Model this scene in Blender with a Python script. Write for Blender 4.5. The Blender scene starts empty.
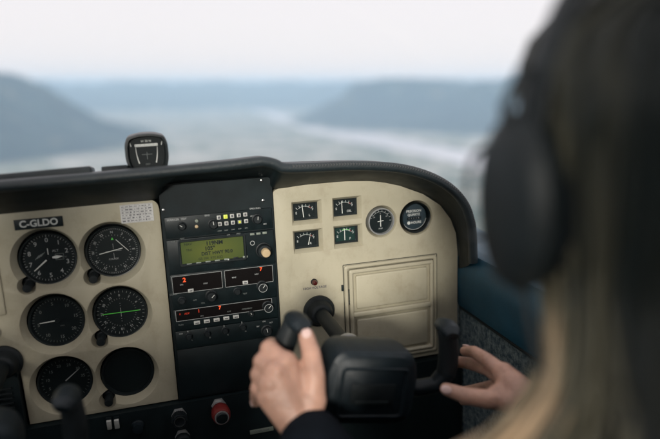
import bpy, bmesh, math, random
from mathutils import Vector, Matrix, noise as mnoise
R = math.radians
random.seed(7)
scene = bpy.context.scene
col = scene.collection
MM = 0.001
W, H, F = 660.0, 439.0, 642.0

# ------------------------------------------------------------------ frames
# cabin frame: X right, Y forward, Z up, millimetres, camera at its origin.
def cam_rot(yaw, pitch, roll):
    base = Matrix(((1, 0, 0), (0, 0, -1), (0, 1, 0)))
    cy, sy = math.cos(yaw), math.sin(yaw); cp, sp = math.cos(pitch), math.sin(pitch); cr, sr = math.cos(roll), math.sin(roll)
    Rz = Matrix(((cy, sy, 0), (-sy, cy, 0), (0, 0, 1)))
    Rx = Matrix(((1, 0, 0), (0, cp, sp), (0, -sp, cp)))
    Rr = Matrix(((cr, -sr, 0), (sr, cr, 0), (0, 0, 1)))
    return Rz @ Rx @ base @ Rr
RC = cam_rot(R(15.802), R(12.806), R(-2.304))      # camera in the cabin
RW = cam_rot(R(15.802), R(11.9), 0.0)              # camera over the land: the aircraft banks a little
B = (RW @ RC.transposed()).to_4x4()
def ray(px, py):
    return RC @ Vector((px - W / 2, -(py - H / 2), -F))
def at(px, py, Y=940.0):
    v = ray(px, py); return v * (Y / v.y)
def uv(px, py, Y=938.0):
    p = at(px, py, Y); return (p.x, p.z)

# ------------------------------------------------------------------ tagging
def tag(o, label=None, cat=None, group=None, kind=None):
    if label: o['label'] = label
    if cat: o['category'] = cat
    if group: o['group'] = group
    if kind: o['kind'] = kind
    return o
def thing(name, label, cat, loc=(0, 0, 0), group=None, rot=None):
    o = bpy.data.objects.new(name, None); col.objects.link(o)
    o.empty_display_size = 0.02
    m = Matrix.Translation(Vector(loc) * MM)
    if rot is not None: m = m @ rot
    o.matrix_world = B @ m
    return tag(o, label, cat, group)

# ------------------------------------------------------------------ mesh builder (mm)
class MB:
    def __init__(s): s.bm = bmesh.new()
    def box(s, c, d, rot=None, bev=0, seg=2):
        t = bmesh.new(); bmesh.ops.create_cube(t, size=1)
        for v in t.verts: v.co = Vector((v.co.x * d[0], v.co.y * d[1], v.co.z * d[2]))
        if bev: bmesh.ops.bevel(t, geom=list(t.edges), offset=bev, segments=seg, affect='EDGES', profile=.5)
        m = Matrix.Translation(Vector(c)) @ (rot.to_4x4() if rot is not None else Matrix())
        t.transform(m); s._add(t); return s
    def _add(s, t):
        vm = {}
        for v in t.verts: vm[v] = s.bm.verts.new(v.co)
        for f in t.faces:
            try: s.bm.faces.new([vm[v] for v in f.verts])
            except ValueError: pass
        t.free()
    def ring(s, c, ax, r, n, ref=None):
        ax = Vector(ax).normalized()
        a = Vector(ref) if ref is not None else (Vector((0, 0, 1)) if abs(ax.z) < .9 else Vector((1, 0, 0)))
        u = ax.cross(a).normalized(); w = ax.cross(u).normalized()
        rx, ry = (r, r) if not isinstance(r, tuple) else r
        return [s.bm.verts.new(Vector(c) + u * (math.cos(2 * math.pi * k / n) * rx) + w * (math.sin(2 * math.pi * k / n) * ry)) for k in range(n)]
    def skin(s, rings, cap=True, closed=False):
        n = len(rings[0])
        seq = list(zip(rings, rings[1:])) + ([(rings[-1], rings[0])] if closed else [])
        for a, b in seq:
            for k in range(n): s.bm.faces.new((a[k], a[(k + 1) % n], b[(k + 1) % n], b[k]))
        if cap and not closed:
            s.bm.faces.new(rings[0][::-1]); s.bm.faces.new(rings[-1])
        return s
    def frus(s, p0, p1, r0, r1=None, n=24, cap=True):
        r1 = r0 if r1 is None else r1
        ax = Vector(p1) - Vector(p0)
        return s.skin([s.ring(p0, ax, r0, n), s.ring(p1, ax, r1, n)], cap)
    def lathe(s, prof, c=(0, 0, 0), n=48, ax=(0, 1, 0), closed=False, cap=True):
        ax = Vector(ax).normalized(); c = Vector(c)
        return s.skin([s.ring(c + ax * y, ax, max(r, .01), n) for r, y in prof], cap, closed)
    def tube(s, pts, radii, n=10, cap=True, ref=None):
        pts = [Vector(p) for p in pts]
        if not isinstance(radii, (list, tuple)): radii = [radii] * len(pts)
        rings = []; prev = ref
        for i, p in enumerate(pts):
            d = (pts[min(i + 1, len(pts) - 1)] - pts[max(i - 1, 0)])
            if d.length < 1e-6: d = Vector((0, 1, 0))
            d.normalize()
            if prev is None: prev = Vector((0, 0, 1)) if abs(d.z) < .9 else Vector((1, 0, 0))
            prev = (Vector(prev) - d * Vector(prev).dot(d)).normalized()
            rings.append(s.ring(p, d, radii[i], n, prev))
        return s.skin(rings, cap)
    def chain(s, pts, radii, n=16):
        pts = [Vector(p) for p in pts]
        for i, p in enumerate(pts):
            s.ball(p, radii[i])
            if i: s.frus(pts[i - 1], p, radii[i - 1], radii[i], n)
        return s
    def ball(s, c, r, rot=None, u=16, v=10):
        t = bmesh.new(); bmesh.ops.create_uvsphere(t, u_segments=u, v_segments=v, radius=1)
        rr = r if isinstance(r, (tuple, list)) else (r, r, r)
        t.transform(Matrix.Translation(Vector(c)) @ (rot.to_4x4() if rot is not None else Matrix()) @ Matrix.Diagonal((rr[0], rr[1], rr[2], 1)))
        s._add(t); return s
    def prism(s, pts, y0, y1):
        a = [s.bm.verts.new((x, y0, z)) for x, z in pts]; b = [s.bm.verts.new((x, y1, z)) for x, z in pts]
        return s.skin([a, b])
    def quad(s, pts):
        s.bm.faces.new([s.bm.verts.new(p) for p in pts]); return s
    def line(s, x0, z0, x1, z1, w, y, t=.25, w1=None):
        w1 = w if w1 is None else w1
        d = Vector((x1 - x0, z1 - z0)).normalized(); p = Vector((-d.y, d.x))
        s.prism([(x0 + p.x * w / 2, z0 + p.y * w / 2), (x1 + p.x * w1 / 2, z1 + p.y * w1 / 2), (x1 - p.x * w1 / 2, z1 - p.y * w1 / 2), (x0 - p.x * w / 2, z0 - p.y * w / 2)], y, y + t)
        return s
    def rectline(s, x0, z0, x1, z1, w, y):
        s.line(x0, z0, x1, z0, w, y); s.line(x0, z1, x1, z1, w, y)
        s.line(x0, z0 + w / 2, x0, z1 - w / 2, w, y); s.line(x1, z0 + w / 2, x1, z1 - w / 2, w, y); return s
    def arc(s, r, a0, a1, w, y, c=(0, 0), n=20):
        for k in range(n):
            t0 = R(a0 + (a1 - a0) * k / n); t1 = R(a0 + (a1 - a0) * (k + 1) / n)
            s.line(c[0] + r * math.sin(t0), c[1] + r * math.cos(t0), c[0] + r * math.sin(t1), c[1] + r * math.cos(t1), w, y)
        return s
    def ticks(s, r0, r1, n, w, y, a0=0, a1=360, c=(0, 0), skip=0):
        for k in range(n):
            if skip and k % skip == 0: continue
            a = R(a0 + (a1 - a0) * k / n)
            s.line(c[0] + r0 * math.sin(a), c[1] + r0 * math.cos(a), c[0] + r1 * math.sin(a), c[1] + r1 * math.cos(a), w, y)
        return s
    def text(s, txt, x, z, size, y=0, ang=0, align='CENTER', bold=0, xs=1):
        cu = bpy.data.curves.new('lettering', 'FONT'); cu.body = txt; cu.size = size
        cu.align_x = align; cu.align_y = 'CENTER'; cu.offset = bold; cu.resolution_u = 3
        ob = bpy.data.objects.new('lettering', cu); col.objects.link(ob)
        dg = bpy.context.evaluated_depsgraph_get()
        me = bpy.data.meshes.new_from_object(ob.evaluated_get(dg))
        m = Matrix.Translation((x, y, z)) @ Matrix.Rotation(R(ang), 4, 'Y') @ Matrix.Rotation(R(90), 4, 'X') @ Matrix.Diagonal((xs, 1, 1, 1))
        t = bmesh.new(); t.from_mesh(me); t.transform(m); s._add(t)
        bpy.data.objects.remove(ob); bpy.data.curves.remove(cu); bpy.data.meshes.remove(me); return s
    def build(s, name, mat, parent=None, ang=35, recalc=True, loc=None):
        if recalc: bmesh.ops.recalc_face_normals(s.bm, faces=s.bm.faces[:])
        s.bm.transform(Matrix.Diagonal((MM, MM, MM, 1)))
        me = bpy.data.meshes.new(name); s.bm.to_mesh(me); s.bm.free()
        for p in me.polygons: p.use_smooth = True
        me.set_sharp_from_angle(angle=R(ang))
        me.materials.append(mat)
        o = bpy.data.objects.new(name, me); col.objects.link(o)
        if parent is not None: o.parent = parent
        else: o.matrix_world = B @ Matrix.Translation(Vector(loc or (0, 0, 0)) * MM)
        return o
def child(o, parent, loc):          # a part with a place of its own inside its thing
    o.parent = parent; o.location = Vector(loc) * MM; return o
def copy_tree(o, parent=None):
    c = o.copy(); col.objects.link(c)
    if parent is not None: c.parent = parent
    for ch in list(o.children): copy_tree(ch, c)
    return c
def bake(o, mods):
    for typ, kw in mods:
        m = o.modifiers.new(typ, typ)
        for k, v in kw.items(): setattr(m, k, v)
    dg = bpy.context.evaluated_depsgraph_get(); dg.update()
    me = bpy.data.meshes.new_from_object(o.evaluated_get(dg))
    o.modifiers.clear(); old = o.data; mats = list(old.materials); o.data = me
    if not me.materials:
        for m in mats: me.materials.append(m)
    bpy.data.meshes.remove(old); return o

# ------------------------------------------------------------------ materials
def mat(name, c, rough=.5, metal=0, var=0, vscale=40, bump=0, bscale=400, coat=0, spec=.5, c2=None, emit=0, ecol=None, rvar=0):
    m = bpy.data.materials.new(name); m.use_nodes = True; nt = m.node_tree; N = nt.nodes; L = nt.links
    p = N['Principled BSDF']; p.inputs['Base Color'].default_value = (*c, 1); p.inputs['Roughness'].default_value = rough
    p.inputs['Metallic'].default_value = metal; p.inputs['Coat Weight'].default_value = coat; p.inputs['Specular IOR Level'].default_value = spec
    p.inputs['Coat Roughness'].default_value = .08
    tc = N.new('ShaderNodeTexCoord')
    if var or c2:
        n = N.new('ShaderNodeTexNoise'); n.inputs['Scale'].default_value = vscale; n.inputs['Detail'].default_value = 6; n.inputs['Roughness'].default_value = .65
        L.new(tc.outputs['Object'], n.inputs['Vector'])
        r = N.new('ShaderNodeValToRGB'); r.color_ramp.elements[0].position = .35; r.color_ramp.elements[1].position = .68
        a = tuple(x * (1 - var) for x in c); b = c2 or tuple(min(1, x * (1 + var)) for x in c)
        r.color_ramp.elements[0].color = (*a, 1); r.color_ramp.elements[1].color = (*b, 1)
        L.new(n.outputs['Fac'], r.inputs['Fac']); L.new(r.outputs['Color'], p.inputs['Base Color'])
    if rvar:
        n2 = N.new('ShaderNodeTexNoise'); n2.inputs['Scale'].default_value = vscale * 1.7; n2.inputs['Detail'].default_value = 5
        L.new(tc.outputs['Object'], n2.inputs['Vector'])
        mr = N.new('ShaderNodeMapRange'); mr.inputs['To Min'].default_value = max(.05, rough - rvar); mr.inputs['To Max'].default_value = min(1, rough + rvar)
        L.new(n2.outputs['Fac'], mr.inputs['Value']); L.new(mr.outputs['Result'], p.inputs['Roughness'])
    if bump:
        n = N.new('ShaderNodeTexNoise'); n.inputs['Scale'].default_value = bscale; n.inputs['Detail'].default_value = 3
        L.new(tc.outputs['Object'], n.inputs['Vector'])
        bp = N.new('ShaderNodeBump'); bp.inputs['Strength'].default_value = bump; bp.inputs['Distance'].default_value = .001
        L.new(n.outputs['Fac'], bp.inputs['Height']); L.new(bp.outputs['Normal'], p.inputs['Normal'])
    if emit:
        p.inputs['Emission Color'].default_value = (*(ecol or c), 1); p.inputs['Emission Strength'].default_value = emit
    return m
def beige_mat():
    m = mat('beige_plastic', (.42, .39, .285), .42, var=.06, vscale=9, bump=.12, bscale=700, rvar=.1)
    nt = m.node_tree; N = nt.nodes; L = nt.links; p = N['Principled BSDF']
    src = p.inputs['Base Color'].links[0].from_socket; tc = [n for n in N if n.type == 'TEX_COORD'][0]
    # grime: fine scuffs and brownish blotches
    n = N.new('ShaderNodeTexNoise'); n.inputs['Scale'].default_value = 34; n.inputs['Detail'].default_value = 9; n.inputs['Roughness'].default_value = .72
    mp = N.new('ShaderNodeMapping'); mp.inputs['Scale'].default_value = (1, 1, .8); L.new(tc.outputs['Object'], mp.inputs['Vector']); L.new(mp.outputs['Vector'], n.inputs['Vector'])
    r = N.new('ShaderNodeValToRGB'); r.color_ramp.elements[0].position = .50; r.color_ramp.elements[1].position = .74
    r.color_ramp.elements[0].color = (0, 0, 0, 1); r.color_ramp.elements[1].color = (.4, .4, .4, 1); L.new(n.outputs['Fac'], r.inputs['Fac'])
    mx = N.new('ShaderNodeMixRGB'); mx.inputs['Color2'].default_value = (.22, .17, .10, 1)
    L.new(r.outputs['Color'], mx.inputs['Fac']); L.new(src, mx.inputs['Color1']); L.new(mx.outputs['Color'], p.inputs['Base Color'])
    return m
M = dict(
    beige=beige_mat(),
    vinyl=mat('black_vinyl', (.015, .023, .026), .44, bump=.55, bscale=520, var=.2, vscale=30),
    stitch=mat('dark_thread', (.07, .075, .075), .6),
    black=mat('black_paint', (.006, .012, .0135), .5, spec=.3, var=.3, vscale=25, bump=.1, bscale=900, rvar=.12),
    fascia=mat('radio_black', (.006, .012, .0135), .45, spec=.28, var=.25, vscale=50, rvar=.1),
    glossy=mat('gloss_black', (.006, .010, .011), .38, spec=.3),
    bezel=mat('bezel_black', (.010, .015, .016), .38, rvar=.1),
    dial=mat('dial_black', (.006, .011, .012), .4, spec=.35),
    dialblue=mat('dial_blue_grey', (.022, .038, .046), .3, coat=.5),
    dialgreen=mat('dial_green', (.005, .026, .022), .4),
    white=mat('white_marking', (.62, .64, .60), .6),
    grey=mat('grey_marking', (.36, .38, .37), .6),
    dim=mat('dim_marking', (.16, .18, .17), .6),
    green=mat('green_marking', (.10, .62, .08), .5),
    rubber=mat('black_rubber', (.009, .013, .0145), .55, spec=.3, var=.2, vscale=60, bump=.2),
    yoke=mat('yoke_plastic', (.008, .014, .018), .46, spec=.3, var=.2, vscale=40, bump=.18, bscale=650, rvar=.1),
    chrome=mat('satin_chrome', (.42, .43, .42), .42, metal=.6),
    metal=mat('brushed_metal', (.55, .56, .55), .3, metal=1, rvar=.1, vscale=80),
    shaft=mat('dark_steel', (.008, .012, .014), .5, spec=.2),
    red=mat('red_plastic', (.17, .018, .016), .35, coat=.3, var=.15),
    redlamp=mat('dark_red_lens', (.06, .007, .005), .25, coat=.4),
    tan=mat('tan_knob_cap', (.50, .38, .22), .45, var=.1),
    btn=mat('pale_button', (.50, .51, .47), .5, var=.1, vscale=200),
    btng=mat('grey_button', (.20, .23, .19), .5),
    paper=mat('paper_label', (.60, .60, .58), .75, var=.06, vscale=60),
    ink=mat('grey_ink', (.10, .10, .11), .8),
    blue=mat('blue_vinyl', (.014, .08, .13), .42, var=.2, vscale=14, bump=.3, bscale=480, rvar=.08),
    jacket=mat('black_jacket', (.004, .006, .009), .95, spec=.1, bump=.5, bscale=900, var=.2, vscale=60),
    seat=mat('charcoal_seat', (.03, .034, .036), .8, bump=.4, bscale=500),
    cabin=mat('cabin_lining', (.30, .29, .27), .8, bump=.3, bscale=300, var=.05),
    carpet=mat('dark_carpet', (.018, .02, .022), .95, bump=.8, bscale=900),
    yellow=mat('lit_yellow_button', (.55, .6, .12), .4, emit=.35, ecol=(.6, .75, .1)),
    amber=mat('amber_button', (.5, .5, .06), .4, emit=.25, ecol=(.7, .7, .05)),
    redled=mat('red_led', (.4, .03, .01), .4, emit=.75, ecol=(1, .12, .03)),
    reddim=mat('dim_red_led', (.15, .01, .008), .4, emit=.35, ecol=(.8, .06, .02)),
    redglass=mat('red_filter_glass', (.006, .005, .005), .35, spec=.2),
    eye=mat('eye_white', (.7, .68, .66), .2), iris=mat('brown_iris', (.05, .03, .02), .2),
    nail=mat('finger_nail', (.66, .47, .42), .28, coat=.3), lip=mat('lips', (.42, .16, .14), .4),
)
def speckle():
    m = mat('speckled_fabric', (.05, .075, .085), .9, bump=.6, bscale=500)
    nt = m.node_tree; N = nt.nodes; L = nt.links; p = N['Principled BSDF']; tc = [n for n in N if n.type == 'TEX_COORD'][0]
    n = N.new('ShaderNodeTexNoise'); n.inputs['Scale'].default_value = 95; n.inputs['Detail'].default_value = 8; n.inputs['Roughness'].default_value = .8
    L.new(tc.outputs['Object'], n.inputs['Vector'])
    r = N.new('ShaderNodeValToRGB'); e = r.color_ramp.elements; e[0].position = .42; e[0].color = (.02, .045, .06, 1); e[1].position = .62; e[1].color = (.17, .21, .21, 1)
    L.new(n.outputs['Fac'], r.inputs['Fac']); L.new(r.outputs['Color'], p.inputs['Base Color']); return m
M['speckle'] = speckle()
def lcd():
    m = mat('green_lcd', (.032, .044, .008), .45)
    nt = m.node_tree; N = nt.nodes; L = nt.links; p = N['Principled BSDF']; tc = [n for n in N if n.type == 'TEX_COORD'][0]
    # the screen's own backlight, brighter in the middle where its lamp sits
    sub = N.new('ShaderNodeVectorMath'); sub.operation = 'MULTIPLY'; sub.inputs[1].default_value = (15, 0, 30); L.new(tc.outputs['Object'], sub.inputs[0])
    ln = N.new('ShaderNodeVectorMath'); ln.operation = 'LENGTH'; L.new(sub.outputs[0], ln.inputs[0])
    r = N.new('ShaderNodeValToRGB'); e = r.color_ramp.elements; e[0].color = (.36, .38, .03, 1); e[1].color = (.06, .13, .012, 1); e[1].position = .85
    L.new(ln.outputs['Value'], r.inputs['Fac']); L.new(r.outputs['Color'], p.inputs['Emission Color']); p.inputs['Emission Strength'].default_value = .17
    return m
M['lcd'] = lcd()
def skin_mat():
    m = mat('skin', (.47, .275, .20), .46, var=.20, vscale=30, bump=.9, bscale=260)
    p = m.node_tree.nodes['Principled BSDF']; p.inputs['Subsurface Weight'].default_value = .25
    p.inputs['Subsurface Radius'].default_value = (1, .35, .18); p.inputs['Subsurface Scale'].default_value = .004; return m
M['skin'] = skin_mat()
def hair_mat():
    m = mat('hair', (.2, .14, .08), .5, spec=.25); nt = m.node_tree; N = nt.nodes; L = nt.links
    a = N.new('ShaderNodeAttribute'); a.attribute_name = 'tone'
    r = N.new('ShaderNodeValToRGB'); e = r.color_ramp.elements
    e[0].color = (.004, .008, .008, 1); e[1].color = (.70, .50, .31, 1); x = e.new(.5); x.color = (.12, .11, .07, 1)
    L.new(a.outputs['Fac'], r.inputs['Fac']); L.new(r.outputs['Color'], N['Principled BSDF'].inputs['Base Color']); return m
M['hair'] = hair_mat()
def glass_mat():
    m = bpy.data.materials.new('thin_clear_acrylic'); m.use_nodes = True; nt = m.node_tree; N = nt.nodes; L = nt.links
    for n in list(N):
        if n.type != 'OUTPUT_MATERIAL': N.remove(n)
    out = [n for n in N if n.type == 'OUTPUT_MATERIAL'][0]
    t = N.new('ShaderNodeBsdfTransparent'); t.inputs['Color'].default_value = (.985, .99, .99, 1)
    g = N.new('ShaderNodeBsdfGlossy'); g.inputs['Roughness'].default_value = .02
    lw_ = N.new('ShaderNodeLayerWeight'); pw = N.new('ShaderNodeMath'); pw.operation = 'POWER'; pw.inputs[1].default_value = 5; L.new(lw_.outputs['Facing'], pw.inputs[0])
    lw = N.new('ShaderNodeMath'); lw.operation = 'MULTIPLY_ADD'; lw.inputs[1].default_value = .6; lw.inputs[2].default_value = .025; L.new(pw.outputs[0], lw.inputs[0])
    mx = N.new('ShaderNodeMixShader'); L.new(lw.outputs[0], mx.inputs[0]); L.new(t.outputs[0], mx.inputs[1]); L.new(g.outputs[0], mx.inputs[2]); L.new(mx.outputs[0], out.inputs['Surface'])
    return m
M['glass'] = glass_mat()

PY = 940.0   # the panel's face

# ------------------------------------------------------------------ instrument panels
def cut(panel, cutters):
    c = MB()
    for k in cutters:
        if k[0] == 'c':
            _, x, z, rf, rb, d = k
            c.frus((x, -3, z), (x, d + 1, z), rf + (rf - rb) * 3 / d, rb - (rf - rb) / d, 48)
        else:
            _, x, z, wf, hf, wb, hb, d = k
            a = [c.bm.verts.new((x + sx * (wf + (wf - wb) * 3 / d) / 2, -3, z + sz * (hf + (hf - hb) * 3 / d) / 2)) for sx, sz in ((-1, -1), (1, -1), (1, 1), (-1, 1))]
            b = [c.bm.verts.new((x + sx * (wb - (wf - wb) / d) / 2, d + 1, z + sz * (hb - (hf - hb) / d) / 2)) for sx, sz in ((-1, -1), (1, -1), (1, 1), (-1, 1))]
            c.skin([a, b])
    co = c.build('cutter', M['beige'], None)
    co.matrix_world = panel.matrix_world if panel.parent is None else panel.parent.matrix_world
    bake(panel, [('BOOLEAN', dict(object=co, operation='DIFFERENCE', solver='EXACT', use_self=True)),
                 ('BEVEL', dict(width=.0011, segments=3, limit_method='ANGLE', angle_limit=R(28)))])
    bpy.data.objects.remove(co)
    for p in panel.data.polygons: p.use_smooth = True
    panel.data.set_sharp_from_angle(angle=R(32))
def rounded(pts, radii, n=6):
    out = []; m = len(pts)
    for i, p in enumerate(pts):
        r = radii[i]; p = Vector(p)
        if r == 0: out.append(tuple(p)); continue
        a = (Vector(pts[i - 1]) - p).normalized(); b = (Vector(pts[(i + 1) % m]) - p).normalized()
        for k in range(n + 1):
            t = k / n; q = (p + a * r) * (1 - t) ** 2 + p * 2 * t * (1 - t) + (p + b * r) * t ** 2
            out.append(tuple(q))
    return out
G = [(-147.8, -238.3), (-59.5, -238.3), (-148.2, -333.4), (-59.2, -333.4), (-148.3, -428.9), (-59.0, -429.4)]
KN = {1: (-30, -32), 0: (-29, -34), 3: (-31, -33), 5: (-31, -34)}
GR = 38.6
lp = thing('instrument_panel', 'beige moulded panel with the six round flight dials on its face', 'instrument panel', (0, PY, 0))
face = MB().prism(rounded([(-460, -166), (11, -166), (11, -481), (-200, -481), (-202, -386), (-460, -386)], [0, 16, 0, 0, 6, 0]), 0, 17).build('panel_face', M['beige'], lp)
cs = []
for i, (x, z) in enumerate(G):
    cs.append(('c', x, z, GR + 7.5, GR + .8, 17))
    if i in KN: cs.append(('c', x + KN[i][0], z + KN[i][1], 13, 9, 17))
bpy.context.view_layer.update(); cut(face, cs)
ro = rounded([(178.5, -170), (192, -164), (293, -164), (345, -168), (384, -179), (424, -196), (454, -217), (473, -242), (483, -268), (486, -300), (486, -478), (178.5, -478)], [4, 0, 0, 0, 0, 0, 0, 0, 0, 0, 14, 0])
rp = thing('instrument_panel', 'beige scuffed panel with glove box and small engine gauges ahead of the right seat', 'instrument panel', (0, PY, 0))
face2 = MB().prism(ro, 0, 10).build('panel_face', M['beige'], rp)
SQ = [(228.5, -206.6), (293.6, -206.2), (228.4, -252), (293.8, -251.4)]
cs = [('r', x + 1.2, z - .8, 48, 37, 38.5, 27, 10) for x, z in SQ] + [('c', 351, -234, 26.5, 22.4, 10), ('c', 411.5, -234, 29, 25.5, 10)]
bpy.context.view_layer.update(); cut(face2, cs)
# black backing behind both panels


# glove box: raised surround, two sunk fields
gx0, gx1, gz0, gz1 = 285.5, 446.5, -469.5, -300
gd = MB()
def frame(mb, x0, z0, x1, z1, w, y0, y1, r=3, cmax=.9):
    o_ = rounded([(x0, z0), (x1, z0), (x1, z1), (x0, z1)], [r] * 4, 4); i_ = rounded([(x0 + w, z0 + w), (x1 - w, z0 + w), (x1 - w, z1 - w), (x0 + w, z1 - w)], [max(r - 1, .6)] * 4, 4)
    rings = []
    ch = min(cmax, abs(y1 - y0) * .45, w * .35)
    def sh(pts, d):
        cx = (x0 + x1) / 2; cz = (z0 + z1) / 2
        return [(p[0] + (d if p[0] < cx else -d), p[1] + (d if p[1] < cz else -d)) for p in pts]
    for pts, y in ((o_, y0), (o_, y1 + ch), (sh(o_, ch), y1), (sh(i_, -ch), y1), (i_, y1 + ch), (i_, y0)):
        rings.append([mb.bm.verts.new((x, y, z)) for x, z in pts])
    mb.skin(rings, closed=True)
frame(gd, gx0, gz0, gx1, gz1, 5.5, 0, -5, 5, 1.8)
gb = gd.build('glove_box', M['beige'], rp)
d1 = MB(); d1.prism(rounded([(gx0 + 7, gz0 + 7), (gx1 - 7, gz0 + 7), (gx1 - 7, gz1 - 7), (gx0 + 7, gz1 - 7)], [3] * 4), -.4, -1.6)
frame(d1, gx0 + 7, gz0 + 7, gx1 - 7, gz1 - 7, 6.5, -1.6, -8, 3, 2.2)
d1.box(((gx0 + gx1) / 2, -4.6, -383), (gx1 - gx0 - 24, 7.4, 9), bev=2.6, seg=3)
for z0, z1 in ((-374, gz1 - 17.5), (gz0 + 17.5, -392)):
    d1.box(((gx0 + gx1) / 2, -3.6, (z0 + z1) / 2), (gx1 - gx0 - 36, 5.6, z1 - z0), bev=2.6, seg=3)
door = d1.build('door', M['beige'], gb)
MB().box((gx0 - 4, -2, -336), (3.2, 4, 10), bev=.8).box((gx0 + 6.2, -3, -352), (1.6, 3, 26)).build('latch', M['black'], door)
# gap line round the glove box
ln = MB(); ln.rectline(gx0 - 1.2, gz0 - 1.2, gx1 + 1.2, gz1 + 1.2, 1.2, -.35); ln.rectline(gx0 + 6.2, gz0 + 6.2, gx1 - 6.2, gz1 - 6.2, 1.3, -.35)
ln.build('seam', M['black'], gb)

# ------------------------------------------------------------------ round flight dials
def dial_base(name, label, i, group='round dials on the flight panel', knob=True, r=GR):
    x, z = G[i]
    t = thing(name, label, 'gauge', (x + .6, PY + 14.5, z - 2.6), group)
    MB().lathe([(r + .2, 13), (r + .2, 2.2), (r - .8, 1.2), (r - 2.6, 1.6), (r - 3.4, 4), (r - 3.8, 8.5), (r - 3.8, 13)], closed=True, n=64).build('bezel', M['bezel'], t)
    d = MB().lathe([(r - 3.7, 8), (r - 3.7, 11)], n=64).build('dial', M['dial'], t)
    if knob and i in KN:
        kx, kz = KN[i]
        k = MB().lathe([(8.6, 10), (8.6, 4), (7.4, 3), (6.0, 2.5), (6.3, -18), (5.3, -20), (.5, -20.4)], c=(kx, 0, kz), n=28).build('knob', M['rubber'], t)
    return t, d
YM = 7.7
def num_ring(mb, items, r, size, y=YM, rot=True, a0=0, a1=360, c=(0, 0)):
    for k, s in enumerate(items):
        a = a0 + (a1 - a0) * k / len(items)
        if s: mb.text(s, c[0] + r * math.sin(R(a)), c[1] + r * math.cos(R(a)), size, y, a if rot else 0, bold=.05 * size / 5)
# altimeter
t, d = dial_base('altimeter', 'altimeter with ALT lettering and digits 0 to 9, below the registration placard', 0)
m = MB(); num_ring(m, list('0123456789'), 26, 9.2, rot=False); m.ticks(31.5, 34, 50, .45, YM, skip=5); m.ticks(30.8, 34, 10, .8, YM)
m.text('ALT', 10, 9.5, 5, YM); m.build('markings', M['grey'], d)
m = MB(); m.rectline(9, -4, 20, 4.6, .5, YM); [m.line(-18 + k * 2.6, 2 + k * 1.3 - 3, -12 + k * 2.6, 8 + k * 1.3 - 3, .9, YM) for k in range(4)]
m.text('29.92', 21, -1, 3, YM); m.build('setting_window', M['dim'], d)
m = MB(); a = R(231); m.line(4 * math.sin(a), 4 * math.cos(a), 27 * math.sin(a), 27 * math.cos(a), 2.2, 6, .4, 1.2); m.build('long_hand', M['white'], d)
m = MB(); a = R(88); m.line(5 * math.sin(a), 5 * math.cos(a), 11 * math.sin(a), 11 * math.cos(a), 2.4, 6.6, .4, 4.6); m.line(11 * math.sin(a), 11 * math.cos(a), 18.5 * math.sin(a), 18.5 * math.cos(a), 4.6, 6.6, .4, .5)
m.line(0, 5, 0, 14, 1.1, 6.8, .4); m.build('short_hand', M['white'], d); MB().lathe([(2.6, 5.4), (2.6, 7.4)], n=20).build('hand_hub', M['bezel'], d)
# course indicator
t, d = dial_base('course_indicator', 'compass-rose dial with crossed white needles, under the small paper card', 1)
m = MB(); num_ring(m, ['N', '3', '6', 'E', '12', '15', 'S', '21', '24', 'W', '30', '33'], 28.2, 5.2); m.ticks(32, 34.4, 72, .35, YM); m.ticks(23, 25, 36, .35, YM)
m.text('COURSE', -1, -12, 3.6, YM); m.ticks(3, 11, 4, .4, YM); m.build('markings', M['grey'], d)
m = MB(); m.line(-20, -2.6, 13, 3.2, 1.0, 6.4, .3); m.build('horizontal_needle', M['white'], d)
m = MB(); m.line(5, 17, 21, -1.5, .9, 6.0, .3, .7); m.build('slant_needle', M['white'], d)
m = MB(); m.prism([(-1.8, 17), (1.8, 17), (0, 20.5)], 7.3, 7.6); m.build('heading_marker', M['green'], d)
# vertical speed
t, d = dial_base('vertical_speed_gauge', 'dim dial with one pale hand pointing left, middle of the outer column', 2)
m = MB(); num_ring(m, ['10', '15', '20', '15', '10', '5', '0', '5'], 26, 6.6, rot=False, a0=36, a1=396); m.ticks(31, 34, 48, .5, YM); m.text('FPM', 6, -9, 3, YM)
m.build('markings', M['dim'], d)
m = MB(); m.line(3, .6, -24, -1.0, 2.0, 6.4, .4, 1.0); m.build('hand', M['white'], d)
MB().lathe([(3.4, 5.6), (3.4, 7.5)], n=20).build('hand_hub', M['bezel'], d)
# nav indicator with green bar
t, d = dial_base('radial_indicator', 'numbered dial crossed by a bright green horizontal bar', 3)
m = MB(); num_ring(m, ['0', '3', '6', '9', '12', '15', '18', '21', '24', '27', '30', '33'], 26.5, 5.2); m.ticks(31, 34.2, 36, .5, YM); m.ticks(20.5, 22.5, 36, .3, YM)
m.line(0, -7, 0, 7, .5, YM); [m.ball((0, 7.6, -14 + k * 4), (.5, .2, .5), u=8, v=5) for k in range(8)]; m.build('markings', M['grey'], d)
m = MB(); m.line(-27, 0, 27, 0, 1.1, 6.4, .3); m.build('course_bar', M['green'], d)
# engine speed
t, d = dial_base('engine_speed_gauge', 'unlit dial with a pale hand pointing up right, partly hidden by the control wheel horn', 4)
m = MB(); num_ring(m, ['', '5', '10', '15', '20', '25', '30', '35', ''], 25, 6.2, rot=False, a0=215, a1=505); m.ticks(31, 34, 30, .6, YM, a0=215, a1=505); m.text('RPM', 0, -9, 4, YM)
m.build('markings', M['dim'], d)
m = MB(); a = R(52); m.line(0, 0, 25 * math.sin(a), 25 * math.cos(a), 1.8, 6.4, .4, .8); m.build('hand', M['grey'], d)
# blank one
t, d = dial_base('blank_gauge', 'completely blank black dial at the foot of the inner column', 5)
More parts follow.
